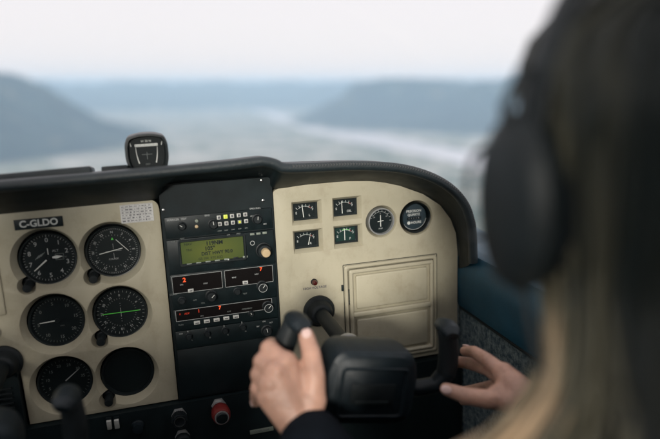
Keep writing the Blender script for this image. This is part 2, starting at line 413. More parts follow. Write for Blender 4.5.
# registration placard
t = thing('registration_placard', 'black placard reading C-GLDO in white letters above the altimeter', 'placard', (-150, PY, -184.6))
MB().box((0, -.9, 0), (62, 1.6, 14.5), bev=.4).build('plate', M['black'], t)
MB().text('C-GLDO', 0, 0, 13.2, -1.85, bold=.32, xs=.98).build('lettering', M['white'], t)
# compass correction card
t = thing('correction_card', 'white paper table of tiny print at the top right corner of the flight panel', 'card', (-20, PY, -183.5))
MB().box((0, -.5, 0), (45, .5, 26.5)).build('paper', M['paper'], t)
m = MB()
for r in range(6):
    z = 10.3 - r * 4.1; x = -20.5
    while x < 18:
        wd = random.choice((2.2, 3.2, 4.5)); m.line(x, z, min(x + wd, 20.5), z, random.choice((.8, 1.1, 1.5)), -.95, .15); x += wd + random.choice((1.2, 1.8, 2.6))
m.build('print', M['ink'], t)
m = MB(); [m.line(-21, 12.4 - k * 4.1, 21, 12.4 - k * 4.1, .25, -.93, .12) for k in range(7)]; [m.line(x, -12, x, 12.4, .25, -.93, .12) for x in (-9, 3, 12)]; m.build('table_rule', M['ink'], t)
# cover plate far left, small knob
t = thing('cover_plate', 'beige rounded plate at the left edge of the flight panel', 'plate', (-256, PY, -245))
MB().box((0, -1.6, 0), (96, 3, 128), bev=1.4, seg=3).build('plate', M['beige'], t)
t = thing('panel_knob', 'small black knob between the cover plate and the control wheel boot', 'knob', (-231, PY, -331))
MB().lathe([(11, -.3), (11, -3), (8.5, -4), (7.5, -14), (6, -15.5), (.5, -16)], n=28).build('knob', M['rubber'], t)

# ------------------------------------------------------------------ small engine gauges, right panel
def small(label, i, nx, nz0, nz1, green=False, lab='F', lean=0, ticks=6):
    x, z = SQ[i]
    t = thing('engine_gauge', label, 'gauge', (x, PY, z), 'rectangular engine gauges')
    fr = MB(); frame(fr, -21.5, -16, 21.5, 16, 5, 16, 11, 1); fr.build('bezel', M['bezel'], t)
    d = MB().box((0, 13.2, 0), (39, 1, 28)).build('dial', M['dialgreen'] if green else M['dial'], t)
    m = MB()
    for k in range(ticks):
        a = R(-42 + 84 * k / (ticks - 1)); m.line(16 * math.sin(a), -8 + 14 * math.cos(a), 16 * math.sin(a) * 1.25, -8 + 14 * math.cos(a) * 1.3, 0.8, 12.3)
    m.text(lab, 8, -8, 5, 12.4, bold=.12); m.text('E', -13, -3, 5, 12.4, bold=.12); m.text('F', 13.5, 1, 5, 12.4, bold=.12); m.arc(14, -40, 40, .7, 12.35, c=(0, -7), n=14); m.build('markings', M['grey'], d)
    MB().arc(15.6, -18, 24, 1.5, 12.5, c=(0, -8), n=10).build('green_arc', M['green'] if green else M['dialgreen'], d); MB().arc(15.6, 30, 42, 1.5, 12.5, c=(0, -8), n=5).build('red_arc', M['red'], d)
    m = MB(); m.line(nx, nz0, nx + lean, nz1, 1.2, 11.8, .3, .8); m.build('hand', M['white'], d)
small('rectangular gauge in the top row nearest the radio stack, hand upright', 0, -1.5, -10.5, 9.5, lab='L', lean=-2)
small('rectangular gauge in the top row beside the round gauges', 1, -3.5, -11, 9, lab='OIL', lean=-.5)
small('rectangular gauge in the lower row nearest the radio stack, short slanted hand', 2, 4, -10, 3, lab='R', lean=3)
small('rectangular gauge with green face, below and beside the round gauges', 3, -1, -9.5, 9.5, green=True, lab='P')
t = thing('suction_gauge', 'round gauge with chrome rim and a small cross-shaped white hand', 'gauge', (351, PY, -234))
MB().lathe([(22.2, 10), (22.2, -1.2), (21.6, -2), (20.4, -2), (19.8, -1), (19.6, 8), (19.6, 10)], closed=True).build('rim', M['chrome'], t)
d = MB().lathe([(19.7, 4), (19.7, 8)]).build('dial', M['dial'], t)
m = MB(); m.ticks(15.5, 18.5, 9, .6, 3.6, a0=-70, a1=110); m.arc(15.3, -60, 60, .4, 3.6); m.text('AMP', 0, -12.5, 3.6, 3.6); m.text('0', 0, 12.5, 3, 3.6); m.text('30', -10.5, 7, 3, 3.6); m.text('60', 10.5, 7, 3, 3.6); m.build('markings', M['grey'], d)
m = MB(); m.line(0, -9, 0, 10, 1.4, 2.8, .4, .8); m.line(-5, -.5, 5, .5, .9, 2.9, .3); m.build('hand', M['white'], d)
t = thing('hour_meter', 'round blue-grey hour meter printed with four lines of white text', 'gauge', (411.5, PY, -234))
MB().lathe([(25.4, 14), (25.4, -.8), (24.6, -1.6), (23.4, -1), (22.8, 13.8), (22.8, 14)], closed=True).build('rim', M['glossy'], t)
d = MB().lathe([(21.4, 8.6), (21.4, 14)]).build('dial', M['dialblue'], t)
MB().arc(21.2, 100, 260, .9, 8.0, n=30).build('glass_edge', M['grey'], d)
m = MB(); m.text('PRECISION', -.5, 9.6, 5.4, 8.3, bold=.12); m.text('QUARTZ', -.5, 3.6, 5.4, 8.3, bold=.12); m.text('HOURS', 3.5, -9.6, 5.4, 8.3, bold=.14); m.lathe([(2.8, 8.1), (2.8, 8.4)], c=(-9.5, 0, -9.6), n=16); m.build('printing', M['white'], d)
m = MB(); m.box((0, 8.3, -2.4), (25, .3, 4.4)); m.build('counter', M['glossy'], d)
m = MB(); [m.text(c, -9 + k * 4.2, -2.4, 3.6, 8.0) for k, c in enumerate('11118')]; m.build('counter_digits', M['grey'], d)
# warning lamp
t = thing('warning_lamp', 'small dark red warning lamp over tiny HIGH VOLTAGE lettering', 'lamp', (235.5, PY, -320))
MB().lathe([(5.2, -.1), (5.2, -2), (4.6, -2.6), (4.2, -2.6)], n=24).build('collar', M['shaft'], t)
MB().lathe([(4.2, -2), (4.2, -7), (3.2, -9), (.4, -9.8)], n=24).build('lens', M['redlamp'], t)
MB().text('HIGH VOLTAGE', 1, -10, 5.4, -.4, bold=.14).build('lettering', M['ink'], t)

# ------------------------------------------------------------------ radio stack
RY = 936.0
st = thing('radio_rack', 'tall black radio rack plate between the two beige panels', 'rack', (0, RY, 0))
MB().prism([(12.6, -147), (176.8, -147), (176.8, -481), (12.6, -481)], 0, 18).build('face_plate', M['black'], st)
for px, py in ((161.5, 187), (163.3, 210), (261.5, 180.5), (263, 200.5)):
    x, z = uv(px, py, RY); MB().lathe([(2.1, 0), (2.1, -.9), (1.2, -1.4), (.2, -1.5)], c=(x, 0, z), n=14).build('screw', M['metal'], st)
x, z = uv(185, 201, RY)
def unit(name, label, z0, z1, cat, x0=16.5, x1=173.5, d=3.5):
    t = thing(name, label, cat, (0, RY, 0))
    MB().box(((x0 + x1) / 2, -d / 2 - .1, (z0 + z1) / 2), (x1 - x0, d, z1 - z0), bev=.8).build('faceplate', M['fascia'], t)
    return t
def knob(t, px, py, r=5, h=10, m='rubber', mark=True, y0=-3.6, Y=None, name='knob', ring=False):
    x, z = uv(px, py, Y or RY + y0 - h * .5)
    k = MB().lathe([(r * 1.25, y0), (r * 1.25, y0 - 1.5), (r, y0 - 2.2), (r * .94, y0 - h + .8), (r * .8, y0 - h), (.3, y0 - h)], c=(x, 0, z), n=24).build(name, M[m], t)
    if ring:
        MB().arc(r * .97, 0, 360, .7, y0 - h - .1, c=(x, z), n=24).build('rim_mark', M['grey'], k)
    if mark:
        a = random.uniform(-60, 60); MB().line(x, z, x + r * .8 * math.sin(R(a)), z + r * .8 * math.cos(R(a)), .8, y0 - h - .35, .3).build('pointer', M['white'], k)
    return k
def lettering(t, items, mt='grey', y=-3.9, name='lettering', Y=RY - 3.8):
    for s, px, py, size in items:
        x, z = uv(px, py, Y); MB().text(s, x, z, size, y, bold=.04).build(name, M[mt], t)
# audio panel
t = unit('audio_panel', 'slim audio selector panel with two rows of square buttons, topmost unit in the rack', -224.5, -193, 'radio')
lettering(t, [('MARKER', 173, 220, 4.6), ('TEST', 183.5, 219, 3.8), ('SENS', 207, 215.5, 3.4), ('SPKR PHN', 255, 208.5, 3.6), ('AUTO', 253, 216, 3), ('MIC', 265, 224, 3)])
knob(t, 182, 226.5, 5.2, 7); knob(t, 213.5, 224.5, 6.5, 7); knob(t, 257.5, 219.5, 6.5, 8)
lt = MB(); x, z = uv(196.5, 226.5, RY - 4); lt.lathe([(2.4, -3.5), (2.4, -5), (.4, -5.8)], c=(x, 0, z), n=14).build('marker_light', M['tan'], t)
lt = MB(); x, z = uv(196.5, 220.5, RY - 4); lt.lathe([(2.6, -3.5), (2.4, -8), (.4, -8.4)], c=(x, 0, z), n=14).build('toggle', M['btng'], t)
sx = [218.8, 225.5, 232, 238.7, 245.2]
for row, dy in ((0, 0), (1, 6.6)):
    for k, px in enumerate(sx):
        py = 217.4 - k * .75 + dy; x, z = uv(px + row * .9, py, RY - 5)
        lit = (row == 0 and k == 1); amb = (row == 1 and k == 3)
        b = MB().box((x, -5, z), (5.8, 3, 5.8), bev=.5).build('button', M['yellow'] if lit else M['btn'] if not amb else M['btng'], t)
        MB().box((x, -6.65, z), (3.0, .3, 3.4)).build('button_mark', M['amber'] if amb or lit else M['ink'], b)
lettering(t, [('COM', 219.5, 231, 2.6), ('NAV', 226.3, 230.3, 2.6), ('DME', 233, 229.5, 2.6), ('ADF', 239.7, 228.8, 2.6), ('SPR', 246.2, 228, 2.6)], 'dim', name='button_lettering')
# navigation display
t = unit('navigation_display', 'navigation receiver with the large lit green screen', -279, -226.5, 'radio', d=6)
b = MB(); frame(b, 32, -268, 131, -227.5, 3.6, -6, -8.4, 2.5); b.build('screen_frame', M['bezel'], t)
s = MB().box((0, 0, 0), (91, 1, 34.5)).build('screen', M['lcd'], None); s.matrix_world = Matrix(); child(s, t, (81.3, -6.5, -246.2))
m = MB(); m.text('NAV', -35, 11.5, 5.5, -.8); m.text('119NM', 3, 9.6, 8.2, -.8, bold=.3); m.text('105°', -4, 2.0, 8.2, -.8, bold=.3); m.text('DIST HWY 90.0', 6, -5.4, 7.2, -.8, bold=.2, xs=.95)
m.text('TRK', -34, 2.6, 5, -.8); m.text('GS 104  ETE 0:52', -4, -12.5, 5, -.8); m.build('screen_text', M['black'], s)
for k in range(7):
    px, py = 189.5 + k * 9.3, 264.4 - k * 1.28; x, z = uv(px, py, RY - 7); MB().box((x, -6.9, z), (7.4, 1.8, 3.0), bev=.4).build('key', M['btng'] if k != 5 else M['rubber'], t)
x, z = uv(228.4, 260.2, RY - 8); MB().box((x, -7.9, z), (1.7, .6, 2.6)).build('indicator_light', M['white'], t)
for k in range(3):
    x, z = uv(252.2 + k * 6.2, 234.2 - k * .7, RY - 7); MB().box((x, -7, z), (6.4, 2, 3.2), bev=.4).build('key', M['btng'], t)
lettering(t, [('NAV', 182, 237.8, 3), ('GPS', 228, 234.2, 3), ('MSG', 238, 233, 3), ('PWR', 173, 241, 2.8)], 'dim', y=-9, name='key_lettering')
MB().arc(3.2, 0, 360, .8, -6.6, c=uv(252.5, 243.2, RY - 7), n=16).build('push_symbol', M['grey'], t)
x, z = uv(263.6, 250.2, RY - 8)
k = MB().lathe([(12.2, -6), (12, -8.4), (10.4, -9), (10.0, -17), (9.2, -18), (6.6, -18.2), (6.6, -19)], c=(x, 0, z), n=36).build('knob', M['rubber'], t)
MB().lathe([(6.5, -18.5), (6.5, -27), (5.8, -28), (.4, -28.3)], c=(x + .5, 0, z), n=28).build('knob_cap', M['tan'], k)
# nav com radio
t = unit('communication_radio', 'twin window radio with a red digit 2 and a red digit 7', -333.5, -279.6, 'radio')
for (x0, x1), (dg, px, py) in zip(((19, 91.5), (96, 169)), (('2', 184.2, 279.2), ('7', 260.8, 268.2))):
    w = MB().box(((x0 + x1) / 2, -3.9, -295), (x1 - x0, .6, 25.5)).build('window', M['redglass'], t)
    MB().rectline(x0, -308, x1, -282, .55, -4.6).build('window_outline', M['grey'], w)
    x, z = uv(px, py, RY - 4.5); MB().text(dg, x, z - 1.5, 9.2 if dg == '2' else 7.5, -4.5, bold=.3).build('digit', M['redled'], w)
lettering(t, [('ON', 181.5, 284.6, 3), ('STBY', 205.5, 283.3, 3), ('MHZ', 234, 277.3, 3), ('NAV', 256.5, 274, 3)], 'grey', y=-4.9)
for px, py in ((190.8, 290.5), (245.3, 282.4)):
    x, z = uv(px, py, RY - 5); b = MB().box((x, -5, z), (8.2, 3, 5.2), bev=.6).build('button', M['btn'], t); MB().box((x, -6.7, z), (4, .3, 1.8)).build('button_mark', M['ink'], b)
knob(t, 211.5, 296.5, 7, 12); knob(t, 262.3, 286.8, 6.6, 13, ring=True); knob(t, 237.5, 291.8, 5, 6, mark=False); knob(t, 182, 301, 5, 5, mark=False)
lettering(t, [('COMM', 173.5, 294.5, 3.6), ('VOL', 203, 303, 3), ('OFF', 195, 300.2, 3), ('TEST', 245, 293.6, 3)], 'dim', name='knob_lettering')
# direction finder
t = unit('direction_finder', 'radio with one long red-lit window and a row of five white buttons', -367.5, -334, 'radio')
w = MB().box((92, -3.9, -343.2), (145, .6, 16.4)).build('window', M['redglass'], t)
MB().rectline(19.5, -351.6, 164.8, -334.9, .6, -4.6).build('window_outline', M['grey'], w)
for dg, px, py, sz, mt in (('1', 198.8, 311, 7.2, 'reddim'), ('7', 219.8, 307.8, 7.2, 'redled'), ('ADF', 187, 313.6, 4, 'reddim'), ('0', 180, 314.4, 4, 'reddim')):
    x, z = uv(px, py, RY - 4.5); MB().text(dg, x, z, sz, -4.5, bold=.3 if sz > 5 else .05).build('digit', M[mt], w)
lettering(t, [('BFO', 202, 315.8, 2.8), ('KHZ', 229, 311.2, 2.8), ('FREQUENCY', 247, 308.4, 2.8)], 'dim', y=-4.9)
for px, py in ((197, 322.6), (206.9, 321.1), (216.6, 319.7), (226.3, 318.1), (236, 316.6)):
    x, z = uv(px, py, RY - 5); b = MB().box((x, -5, z), (9, 3, 5.2), bev=.6).build('button', M['btn'], t); MB().box((x, -6.7, z - .2), (5, .3, 1.6)).build('button_mark', M['ink'], b)
knob(t, 268, 307, 6.6, 13, ring=True); knob(t, 251.5, 314, 4, 6, mark=True); lettering(t, [('PUSH', 181, 325, 3)], 'dim', name='knob_lettering')
# transponder row
t = unit('transponder', 'dark unit with four small code knobs, below the white buttons', -397, -368.3, 'radio')
for k, (px, py) in enumerate(((189, 336.5), (207.2, 333.8), (225.2, 331), (243, 327.5))):
    knob(t, px, py, 4.4, 8, mark=False); x, z = uv(px, py, RY - 6)
    MB().text(str((4 + 3 * k) % 8), x - 1, z + 7.2, 4.2, -3.8, bold=.06).text('IDENT'[k], x + 4, z - 7.6, 3.2, -3.8).build('code_digit', M['grey'], t)
knob(t, 267.2, 331.2, 7.5, 9); lettering(t, [('OFF', 181, 334, 3.2), ('SBY', 258, 326.5, 3), ('ALT', 271, 322.5, 3), ('ON', 264, 321.5, 3)], 'grey')
# blank plate with placard
t = thing('blanking_plate', 'plain black blanking plate at the bottom of the radio rack', 'plate', (0, RY, 0))
MB().box((95, -1, -438), (157, 1.8, 79), bev=.5).build('plate', M['black'], t)
x, z = uv(216.5, 398, RY - 2); MB().text('MIXTURE', x, z, 4, -2.1).build('lettering', M['dim'], t)

# ------------------------------------------------------------------ lower panel
SY = 930.0
sp = thing('lower_panel', 'long black lower panel carrying the switches and pull knobs', 'panel', (0, SY, 0))
MB().prism(rounded([(-202, -483.5), (490, -483.5), (490, -640), (-460, -640), (-460, -388), (-204.5, -388), (-204.5, -483.5)], [0, 0, 0, 0, 0, 4, 0]), 0, 16).build('face_plate', M['black'], sp)
rb = MB(); [rb.box((-237, -2, -415 - k * 7.5), (46, 4, 3.2), bev=.8) for k in range(14)]; rb.build('louvre', M['rubber'], sp)
for n, px in enumerate((109.2, 116.8)):
    x, z = uv(px, 424 - n * .9, SY - 4)
    t = thing('rocker_switch', ('white rocker switch nearer the left edge of the pair', 'white rocker switch nearer the red knob of the pair')[n], 'switch', (x, SY, z), 'pair of white rocker switches')
    MB().box((0, -1, 0), (8.6, 2.2, 19), bev=.6).build('housing', M['black'], t)
    MB().box((0, -4.4, -1), (6.8, 4.5, 15), bev=.8, rot=Matrix.Rotation(R(10), 3, 'X')).build('rocker', M['btn'], t)
x, z = uv(138, 428, SY - 8); t = thing('round_switch', 'dull grey round knob beside the rocker switches', 'knob', (x, SY, z))
MB().lathe([(9.5, 0), (9.5, -3), (8, -5), (7.4, -13), (.4, -13.6)], n=28).build('knob', M['yoke'], t)
def pull(label, px, py, kind, h=22):
    x, z = uv(px, py, SY - h * .8); t = thing('pull_knob', label, 'knob', (x, SY, z), None)
    MB().lathe([(11.5, 0), (11.5, -2.5), (9, -3.2), (9, -7), (4.5, -7.5), (4.5, -h)], n=6).build('collar_nut', M['chrome'], t)
    return t
t = pull('knurled metal pull knob left of the red one', 179.5, 419, 0, 18)
k = MB(); prof = [(10.8, -9), (11.4, -10), (11.4, -22), (10.4, -23.5), (8.6, -23.5), (7.6, -21), (.4, -21)]; k.lathe(prof, n=40)
for q in range(24):
    a = 2 * math.pi * q / 24; k.box((11.5 * math.cos(a), -16, 11.5 * math.sin(a)), (1.3, 11, 1.3))
k.build('knob', M['shaft'], t); MB().ring and MB().lathe([(8.2, -22), (8.2, -24), (7.4, -24), (7.4, -22)], closed=True).build('rim', M['metal'], t)
t = pull('dark pull knob partly out of view under the knurled one', 183, 440, 0, 16); MB().lathe([(10, -9), (12, -12), (12, -20), (10, -23), (.4, -23.6)]).build('knob', M['rubber'], t)
t = pull('red mixture knob with chrome collar and ring', 220, 410, 1)
MB().lathe([(7, -8), (9.5, -12), (13.5, -20), (14.5, -30), (13.5, -38), (11.8, -41), (.4, -41)]).build('knob', M['red'], t)
MB().lathe([(10.6, -40), (10.6, -42.6), (8.7, -42.6), (8.7, -40)], closed=True).build('button_rim', M['chrome'], t)
MB().lathe([(8.6, -40.6), (8.6, -44), (7.6, -45.4), (.4, -45.8)]).build('lock_button', M['glossy'], t)
x, z = uv(262, 431, SY - 3); t = thing('placard_strip', 'narrow grey placard strip below the gloved edge of the radio rack', 'placard', (x, SY, z))
t['label'] = 'narrow grey placard strip on the lower panel just left of the hand'
MB().box((0, -1, 0), (38, 1.6, 7), bev=.4).build('plate', M['btng'], t); MB().text('COWL FLAP', 0, 0, 4.4, -2).build('lettering', M['ink'], t)

# ------------------------------------------------------------------ glareshield
L_ = [(-460, -124), (-300, -122), (-150, -121), (-50, -120), (13, -119), (60, -118), (110, -117), (148, -115), (160, -116), (172, -120), (186, -126.5), (230, -129), (275, -130.5), (320, -134.5), (360, -141), (395, -152), (425, -167), (448, -185), (465, -207), (473, -228), (477.5, -250), (480, -300)]
E_ = [(-460, -170), (-300, -169), (-150, -168), (-50, -167), (10, -166), (14, -146), (110, -146), (148, -146), (160, -147), (174, -150), (179, -166), (230, -164.5), (293, -164.5), (330, -167), (370, -175), (400, -185.5), (432, -200), (458, -221), (475, -245), (484, -268), (488, -300), (488, -330)]
def dens(a, k=4):
    out = []
    for i in range(len(a) - 1):
        p0 = Vector(a[max(i - 1, 0)]); p1 = Vector(a[i]); p2 = Vector(a[i + 1]); p3 = Vector(a[min(i + 2, len(a) - 1)])
        for j in range(k):
            t = j / k; out.append(.5 * ((2 * p1) + (p2 - p0) * t + (2 * p0 - 5 * p1 + 4 * p2 - p3) * t * t + (3 * p1 - p0 - 3 * p2 + p3) * t ** 3))
    out.append(Vector(a[-1])); return out
Ld = dens(L_); Ed = dens(E_)
MB().prism([(p.x - (4 if p.x > 400 else 0), p.y - 2) for p in Ed] + [(484, -540), (-460, -540)], 29, 33).build('backing_plate', M['black'], lp)
LY = 875
gs = thing('glareshield', 'black stitched vinyl glareshield along the top of the instrument panel', 'glareshield', (0, 0, 0))
def grid(rows):
    m = MB(); vs = [[m.bm.verts.new(p) for p in r] for r in rows]
    for a, b in zip(vs, vs[1:]):
        for k in range(len(a) - 1): m.bm.faces.new((a[k], a[k + 1], b[k + 1], b[k]))
    return m
nn = []
for i, p in enumerate(Ld):
    d = (Ld[min(i + 1, len(Ld) - 1)] - Ld[max(i - 1, 0)]).normalized(); nn.append(Vector((-d.y, d.x)))
def off(i, o): return Ld[i] + nn[i] * o
rows = [[(off(i, 6.8).x, LY, off(i, 6.8).y) for i in range(len(Ld))]]
for y, dz in ((890, -.5), (915, -3), (950, -9), (1010, -22), (1100, -42), (1250, -82), (1420, -140)):
    rows.append([(off(i, 6.8).x, y, off(i, 6.8).y + dz + 1.1 * mnoise.noise((p.x * .012, y * .012, 1))) for i, p in enumerate(Ld)])
o = grid(rows).build('top_cover', M['vinyl'], gs); o.data.materials[0] = M['vinyl']
m = MB(); m.tube([(p.x, LY, p.y) for p in Ld], 7.2, n=18); m.build('padded_lip', M['vinyl'], gs)
rows = []
for f, yy in ((0, LY), (.35, 892), (.8, 925), (1, 941)):
    rows.append([((off(i, -5).x) * (1 - f) + Ed[i].x * f, yy, (off(i, -5).y) * (1 - f) + Ed[i].y * f) for i in range(len(Ld))])
grid(rows).build('underside', M['black'], gs)
# stitching along the right part of the lip
m = MB(); acc = 0; start = [i for i, p in enumerate(Ld) if p.x > 186][0]
for i in range(start, len(Ld) - 6):
    a, b = Ld[i], Ld[i + 1]; ln_ = (b - a).length; k = 0
    while acc < ln_:
        q = a + (b - a) * (acc / ln_); nrm = nn[i]; tv = (b - a).normalized()
        for sgn, rr in ((1, 6.2), (-1, 6.2)):
            c = q + nrm * (3.6 + 1.6 * sgn); yy = LY - math.sqrt(max(7.3 ** 2 - (3.6 + 1.6 * sgn) ** 2, 0))
            e = q + nrm * (3.6 - 0.6 * sgn) + tv * 2.4
            m.tube([(c.x, yy - .2, c.y), ((c.x + e.x) / 2, yy - .9, (c.y + e.y) / 2), (e.x, LY - math.sqrt(max(7.3 ** 2 - (3.6 - .6 * sgn) ** 2, 0)) - .2, e.y)], .62, n=5)
        acc += 4.2
    acc -= ln_
m.build('stitching', M['stitch'], gs)
t = thing('defroster_vent', 'low black defroster vent lying on the left of the glareshield', 'vent', (0, 0, 0))
def ztop(y): return -113 - max(0, (y - 890)) * .15
m = MB(); m.box((-190, 935, -121), (238, 60, 14), bev=3, seg=3, rot=Matrix.Rotation(R(-1), 3, 'Y') @ Matrix.Rotation(R(-9), 3, 'X')).build('vent_cover', M['vinyl'], t)
m = MB(); m.box((-42, 935, -118.5), (34, 50, 9), bev=1.5, rot=Matrix.Rotation(R(-9), 3, 'X')).build('outlet', M['rubber'], t)

# ------------------------------------------------------------------ magnetic compass
c0 = at(147, 153, 935)
t = thing('magnetic_compass', 'small black magnetic compass standing on top of the glareshield', 'compass', tuple(c0))
out = rounded([(-29, 14), (-25, 23.5), (-10, 27.5), (10, 27.5), (25, 23.5), (29, 14), (29.5, -8), (25, -24), (-25, -24), (-29.5, -8)], [5, 4, 8, 8, 4, 5, 8, 4, 4, 8], 5)
m = MB(); rings = []
for sc, y in ((.90, 40), (.98, 36), (1, 10), (1, -3), (.965, -6), (.88, -6.2), (.84, -3), (.82, 3)):
    rings.append([m.bm.verts.new((x * sc, y, z * sc)) for x, z in out])
m.skin(rings, cap=True); hs = m.build('housing', M['bezel'], t)
fp = MB().prism([(x * .80, z * .80) for x, z in out], 1.6, 2.8).build('face', M['glossy'], t)
m = MB(); m.box((0, .9, 11.0), (31, .8, 3.6)); m.build('compass_card', M['white'], fp)
m = MB(); [m.line(-14 + k * 2, 9.6, -14 + k * 2, 11.4 + (k % 3 == 0), .4, .35, .1) for k in range(15)]; m.build('card_ticks', M['ink'], fp)
m = MB(); m.text('W 30 N', 0, 16.5, 4.2, 1.3)
for s_ in (-1, 1):
    m.line(s_ * 20.5, 10, s_ * 21.5, 15, 1.1, 1.3, w1=.6)
    for k in range(7): m.line(s_ * (14.5 - .07 * k * k * .9), 6 - k * 3.2 + 2, s_ * (14.5 - .07 * (k + 1) ** 2 * .9), 2.8 - k * 3.2 + 2, .6 + .15 * k, 1.3)
m.build('side_arcs', M['white'], fp)
m = MB(); m.line(-7, -2, 7, -2, .5, 1.3); m.line(0, -9, 0, 1, .6, 1.3); m.text('DEV', 0, -16, 3.4, 1.3); m.build('lubber_line', M['dim'], fp)
MB().box((0, 18, -26), (30, 34, 8), bev=2).build('foot', M['bezel'], t)

# ------------------------------------------------------------------ control wheels
def make_yoke(label, loc, roll, shy, panel_xz):
    rot = Matrix.Rotation(R(roll), 4, 'Y')
    t = thing('control_wheel', label, 'control wheel', loc, 'dark control wheels', rot)
    o2 = [(-52, 38), (49, 38), (61, 10), (60, -50), (48, -60), (-50, -60), (-61, -50), (-62, 10)]
    m = MB(); rings = []
    for sc, y, dz in ((.80, 34, 0), (.95, 26, 0), (1.0, 10, 0), (1.0, -18, 0), (.96, -27, 0), (.86, -31, -1)):
        rings.append([m.bm.verts.new((x * sc, y, z * sc + dz)) for x, z in rounded(o2, [16, 16, 14, 14, 12, 12, 14, 14], 6)])
    m.skin(rings); hub = m.build('hub', M['yoke'], t)
    m = MB(); frame(m, -44, -48, 44, 18, 4, -30.5, -33, 6); m.build('hub_trim', M['yoke'], hub)
    m = MB(); m.box((0, -32, -16), (58, 2.6, 26), bev=1.2).build('clip_plate', M['rubber'], hub)
    m = MB(); m.box((0, -34, -27), (44, 2, 5), bev=.8).build('clip_bar', M['bezel'], hub)
    for s_ in (-1, 1):
        m = MB(); m.tube([(s_ * 52, 4, -20), (s_ * 76, 3, -24), (s_ * 100, 2, -19), (s_ * 112, 1, -4), (s_ * 114, 0, 4)], [(13, 12), (12, 11), (12, 11), (13, 12), (14, 13)], n=18); arm = m.build('arm', M['yoke'], t)
        m = MB(); m.tube([(s_ * 113, 0, -4), (s_ * 114, 0, 10), (s_ * 112, 0, 26), (s_ * 108, 0, 44), (s_ * 103, 1, 60)], [(12.5, 12.5), (13.5, 13.5), (12.5, 13.5), (12, 13), (12, 13)], n=22)
        grip = m.build('grip', M['rubber'], t)
        m = MB(); m.tube([(s_ * 103, 13, 59), (s_ * 102, 9, 62), (s_ * 101, -4, 64), (s_ * 99, -20, 63), (s_ * 98, -27, 60)], [(8, 8), (13, 10), (14, 10.5), (13, 10), (7.5, 6)], n=22); m.build('grip_cap', M['yoke'], grip)
    # shaft back to the panel (local, unrolled about its own axis)
    L = PY - loc[1]
    m = MB(); m.frus((0, 20, 0), (0, L - 4, 0), 11, 11, 28); m.build('shaft', M['shaft'], t)
    m = MB(); m.lathe([(11, 70), (17.5, 70), (19.5, 73), (19.5, 80), (18, 83), (11, 83)], closed=True, n=32); m.build('shaft_collar', M['chrome'], t)
    m = MB(); m.lathe([(25.5, L - .2), (25.5, L - 5), (23, L - 8), (21, L - 8.5), (19, L - 14), (17, L - 20), (15.5, L - 22), (13, L - 23), (12.4, L - 23)], n=40); m.build('boot', M['rubber'], t)
    return t
HX, HY, HZ = 241, 712, -369
make_yoke('black control wheel held in both hands ahead of the right seat', (HX, HY, HZ), 11, 0, (239, -365))
make_yoke('black control wheel at the left edge with nobody holding it', (-221, HY, -380), 11, 0, (-221, -373))

# ------------------------------------------------------------------ cabin shell
t = thing('cabin_side_wall', 'right cabin wall with blue padded sill over speckled fabric', 'wall', (0, 0, 0))
m = MB(); prof = [(600, -302), (520, -290), (503, -291), (494, -297), (489, -310), (487, -340), (488, -380), (491, -396), (600, -396)]
a = [m.bm.verts.new((x, 945 + (x > 500) * 200, z)) for x, z in prof]; b = [m.bm.verts.new((x, -700, z)) for x, z in prof]; m.skin([a, b]); m.build('padded_sill', M['blue'], t)
m = MB(); m.box((500, 130, -660), (12, 1640, 525)); m.build('fabric_panel', M['speckle'], t)
m = MB(); m.box((492.5, 120, -399.5), (4, 1640, 4), bev=1); m.build('welt', M['rubber'], t)
m = MB(); m.prism([(565, -400), (600, -400), (600, 420), (565, 420)], -160, -240); m.prism([(565, -400), (600, -400), (600, 420), (565, 420)], -700, -760); m.build('wall_upright', M['cabin'], t)
m = MB(); m.box((583, 200, 70), (4, 720, 740)); m.build('side_window', M['glass'], t)
t = thing('cabin_side_wall', 'left cabin wall beyond the flight panel, outside the picture', 'wall', (0, 0, 0))
t['label'] = 'left cabin wall beyond the flight panel, closed behind to shade it'
m = MB(); m.box((-562, 130, -600), (190, 1640, 640), bev=18, seg=4); m.build('padded_sill', M['blue'], t)
m = MB(); m.prism([(-660, -400), (-620, -400), (-620, 425), (-660, 425)], -160, -770); m.build('wall_upright', M['cabin'], t)  # unseen solid wall stretch, added to keep sun off the flight panel
m = MB(); m.box((-640, 200, 70), (4, 720, 700)); m.build('side_window', M['glass'], t)
t = thing('cabin_roof', 'pale lined cabin roof, unseen, cut back behind the seats to admit light', 'roof', (0, 0, 0))
m = MB(); m.box((-20, -510, 440), (1300, 500, 30), bev=8); m.build('headlining', M['cabin'], t)  # unseen roof, shortened so more light falls in from above
t = thing('windshield', 'wide clear curved windshield beyond the glareshield', 'windshield', (0, 0, 0))
rows = []
for k in range(13):
    f = k / 12; yy = 1390 - 1650 * f; zz = -265 + 700 * math.sin(f * math.pi / 2) ** 1.0
    rows.append([(-20 + 650 * math.sin(q), yy - (1 - math.cos(q)) * 760 * (1 - f * .35), zz) for q in [R(-90 + 180 * j / 36) for j in range(37)]])
grid(rows).build('pane', M['glass'], t)
fl = MB().box((-20, 200, -930), (1300, 1700, 20)).build('floor', M['carpet']); tag(fl, kind='structure')
t = thing('firewall', 'black firewall closing the footwell under the panel', 'bulkhead', (0, 0, 0))
MB().box((-20, 1120, -620), (1240, 20, 640)).build('bulkhead_sheet', M['black'], t)
t = thing('engine_cowling', 'white engine cowling ahead of the windshield', 'cowling', (0, 0, 0))
rows = []
for k in range(9):
    f = k / 8; y = 1430 + 900 * f
    rows.append([(620 * math.sin(a_) * (1 - .25 * f), y, -640 + (310 - 90 * f) * math.cos(a_)) for a_ in [R(-100 + 200 * j / 24) for j in range(25)]])
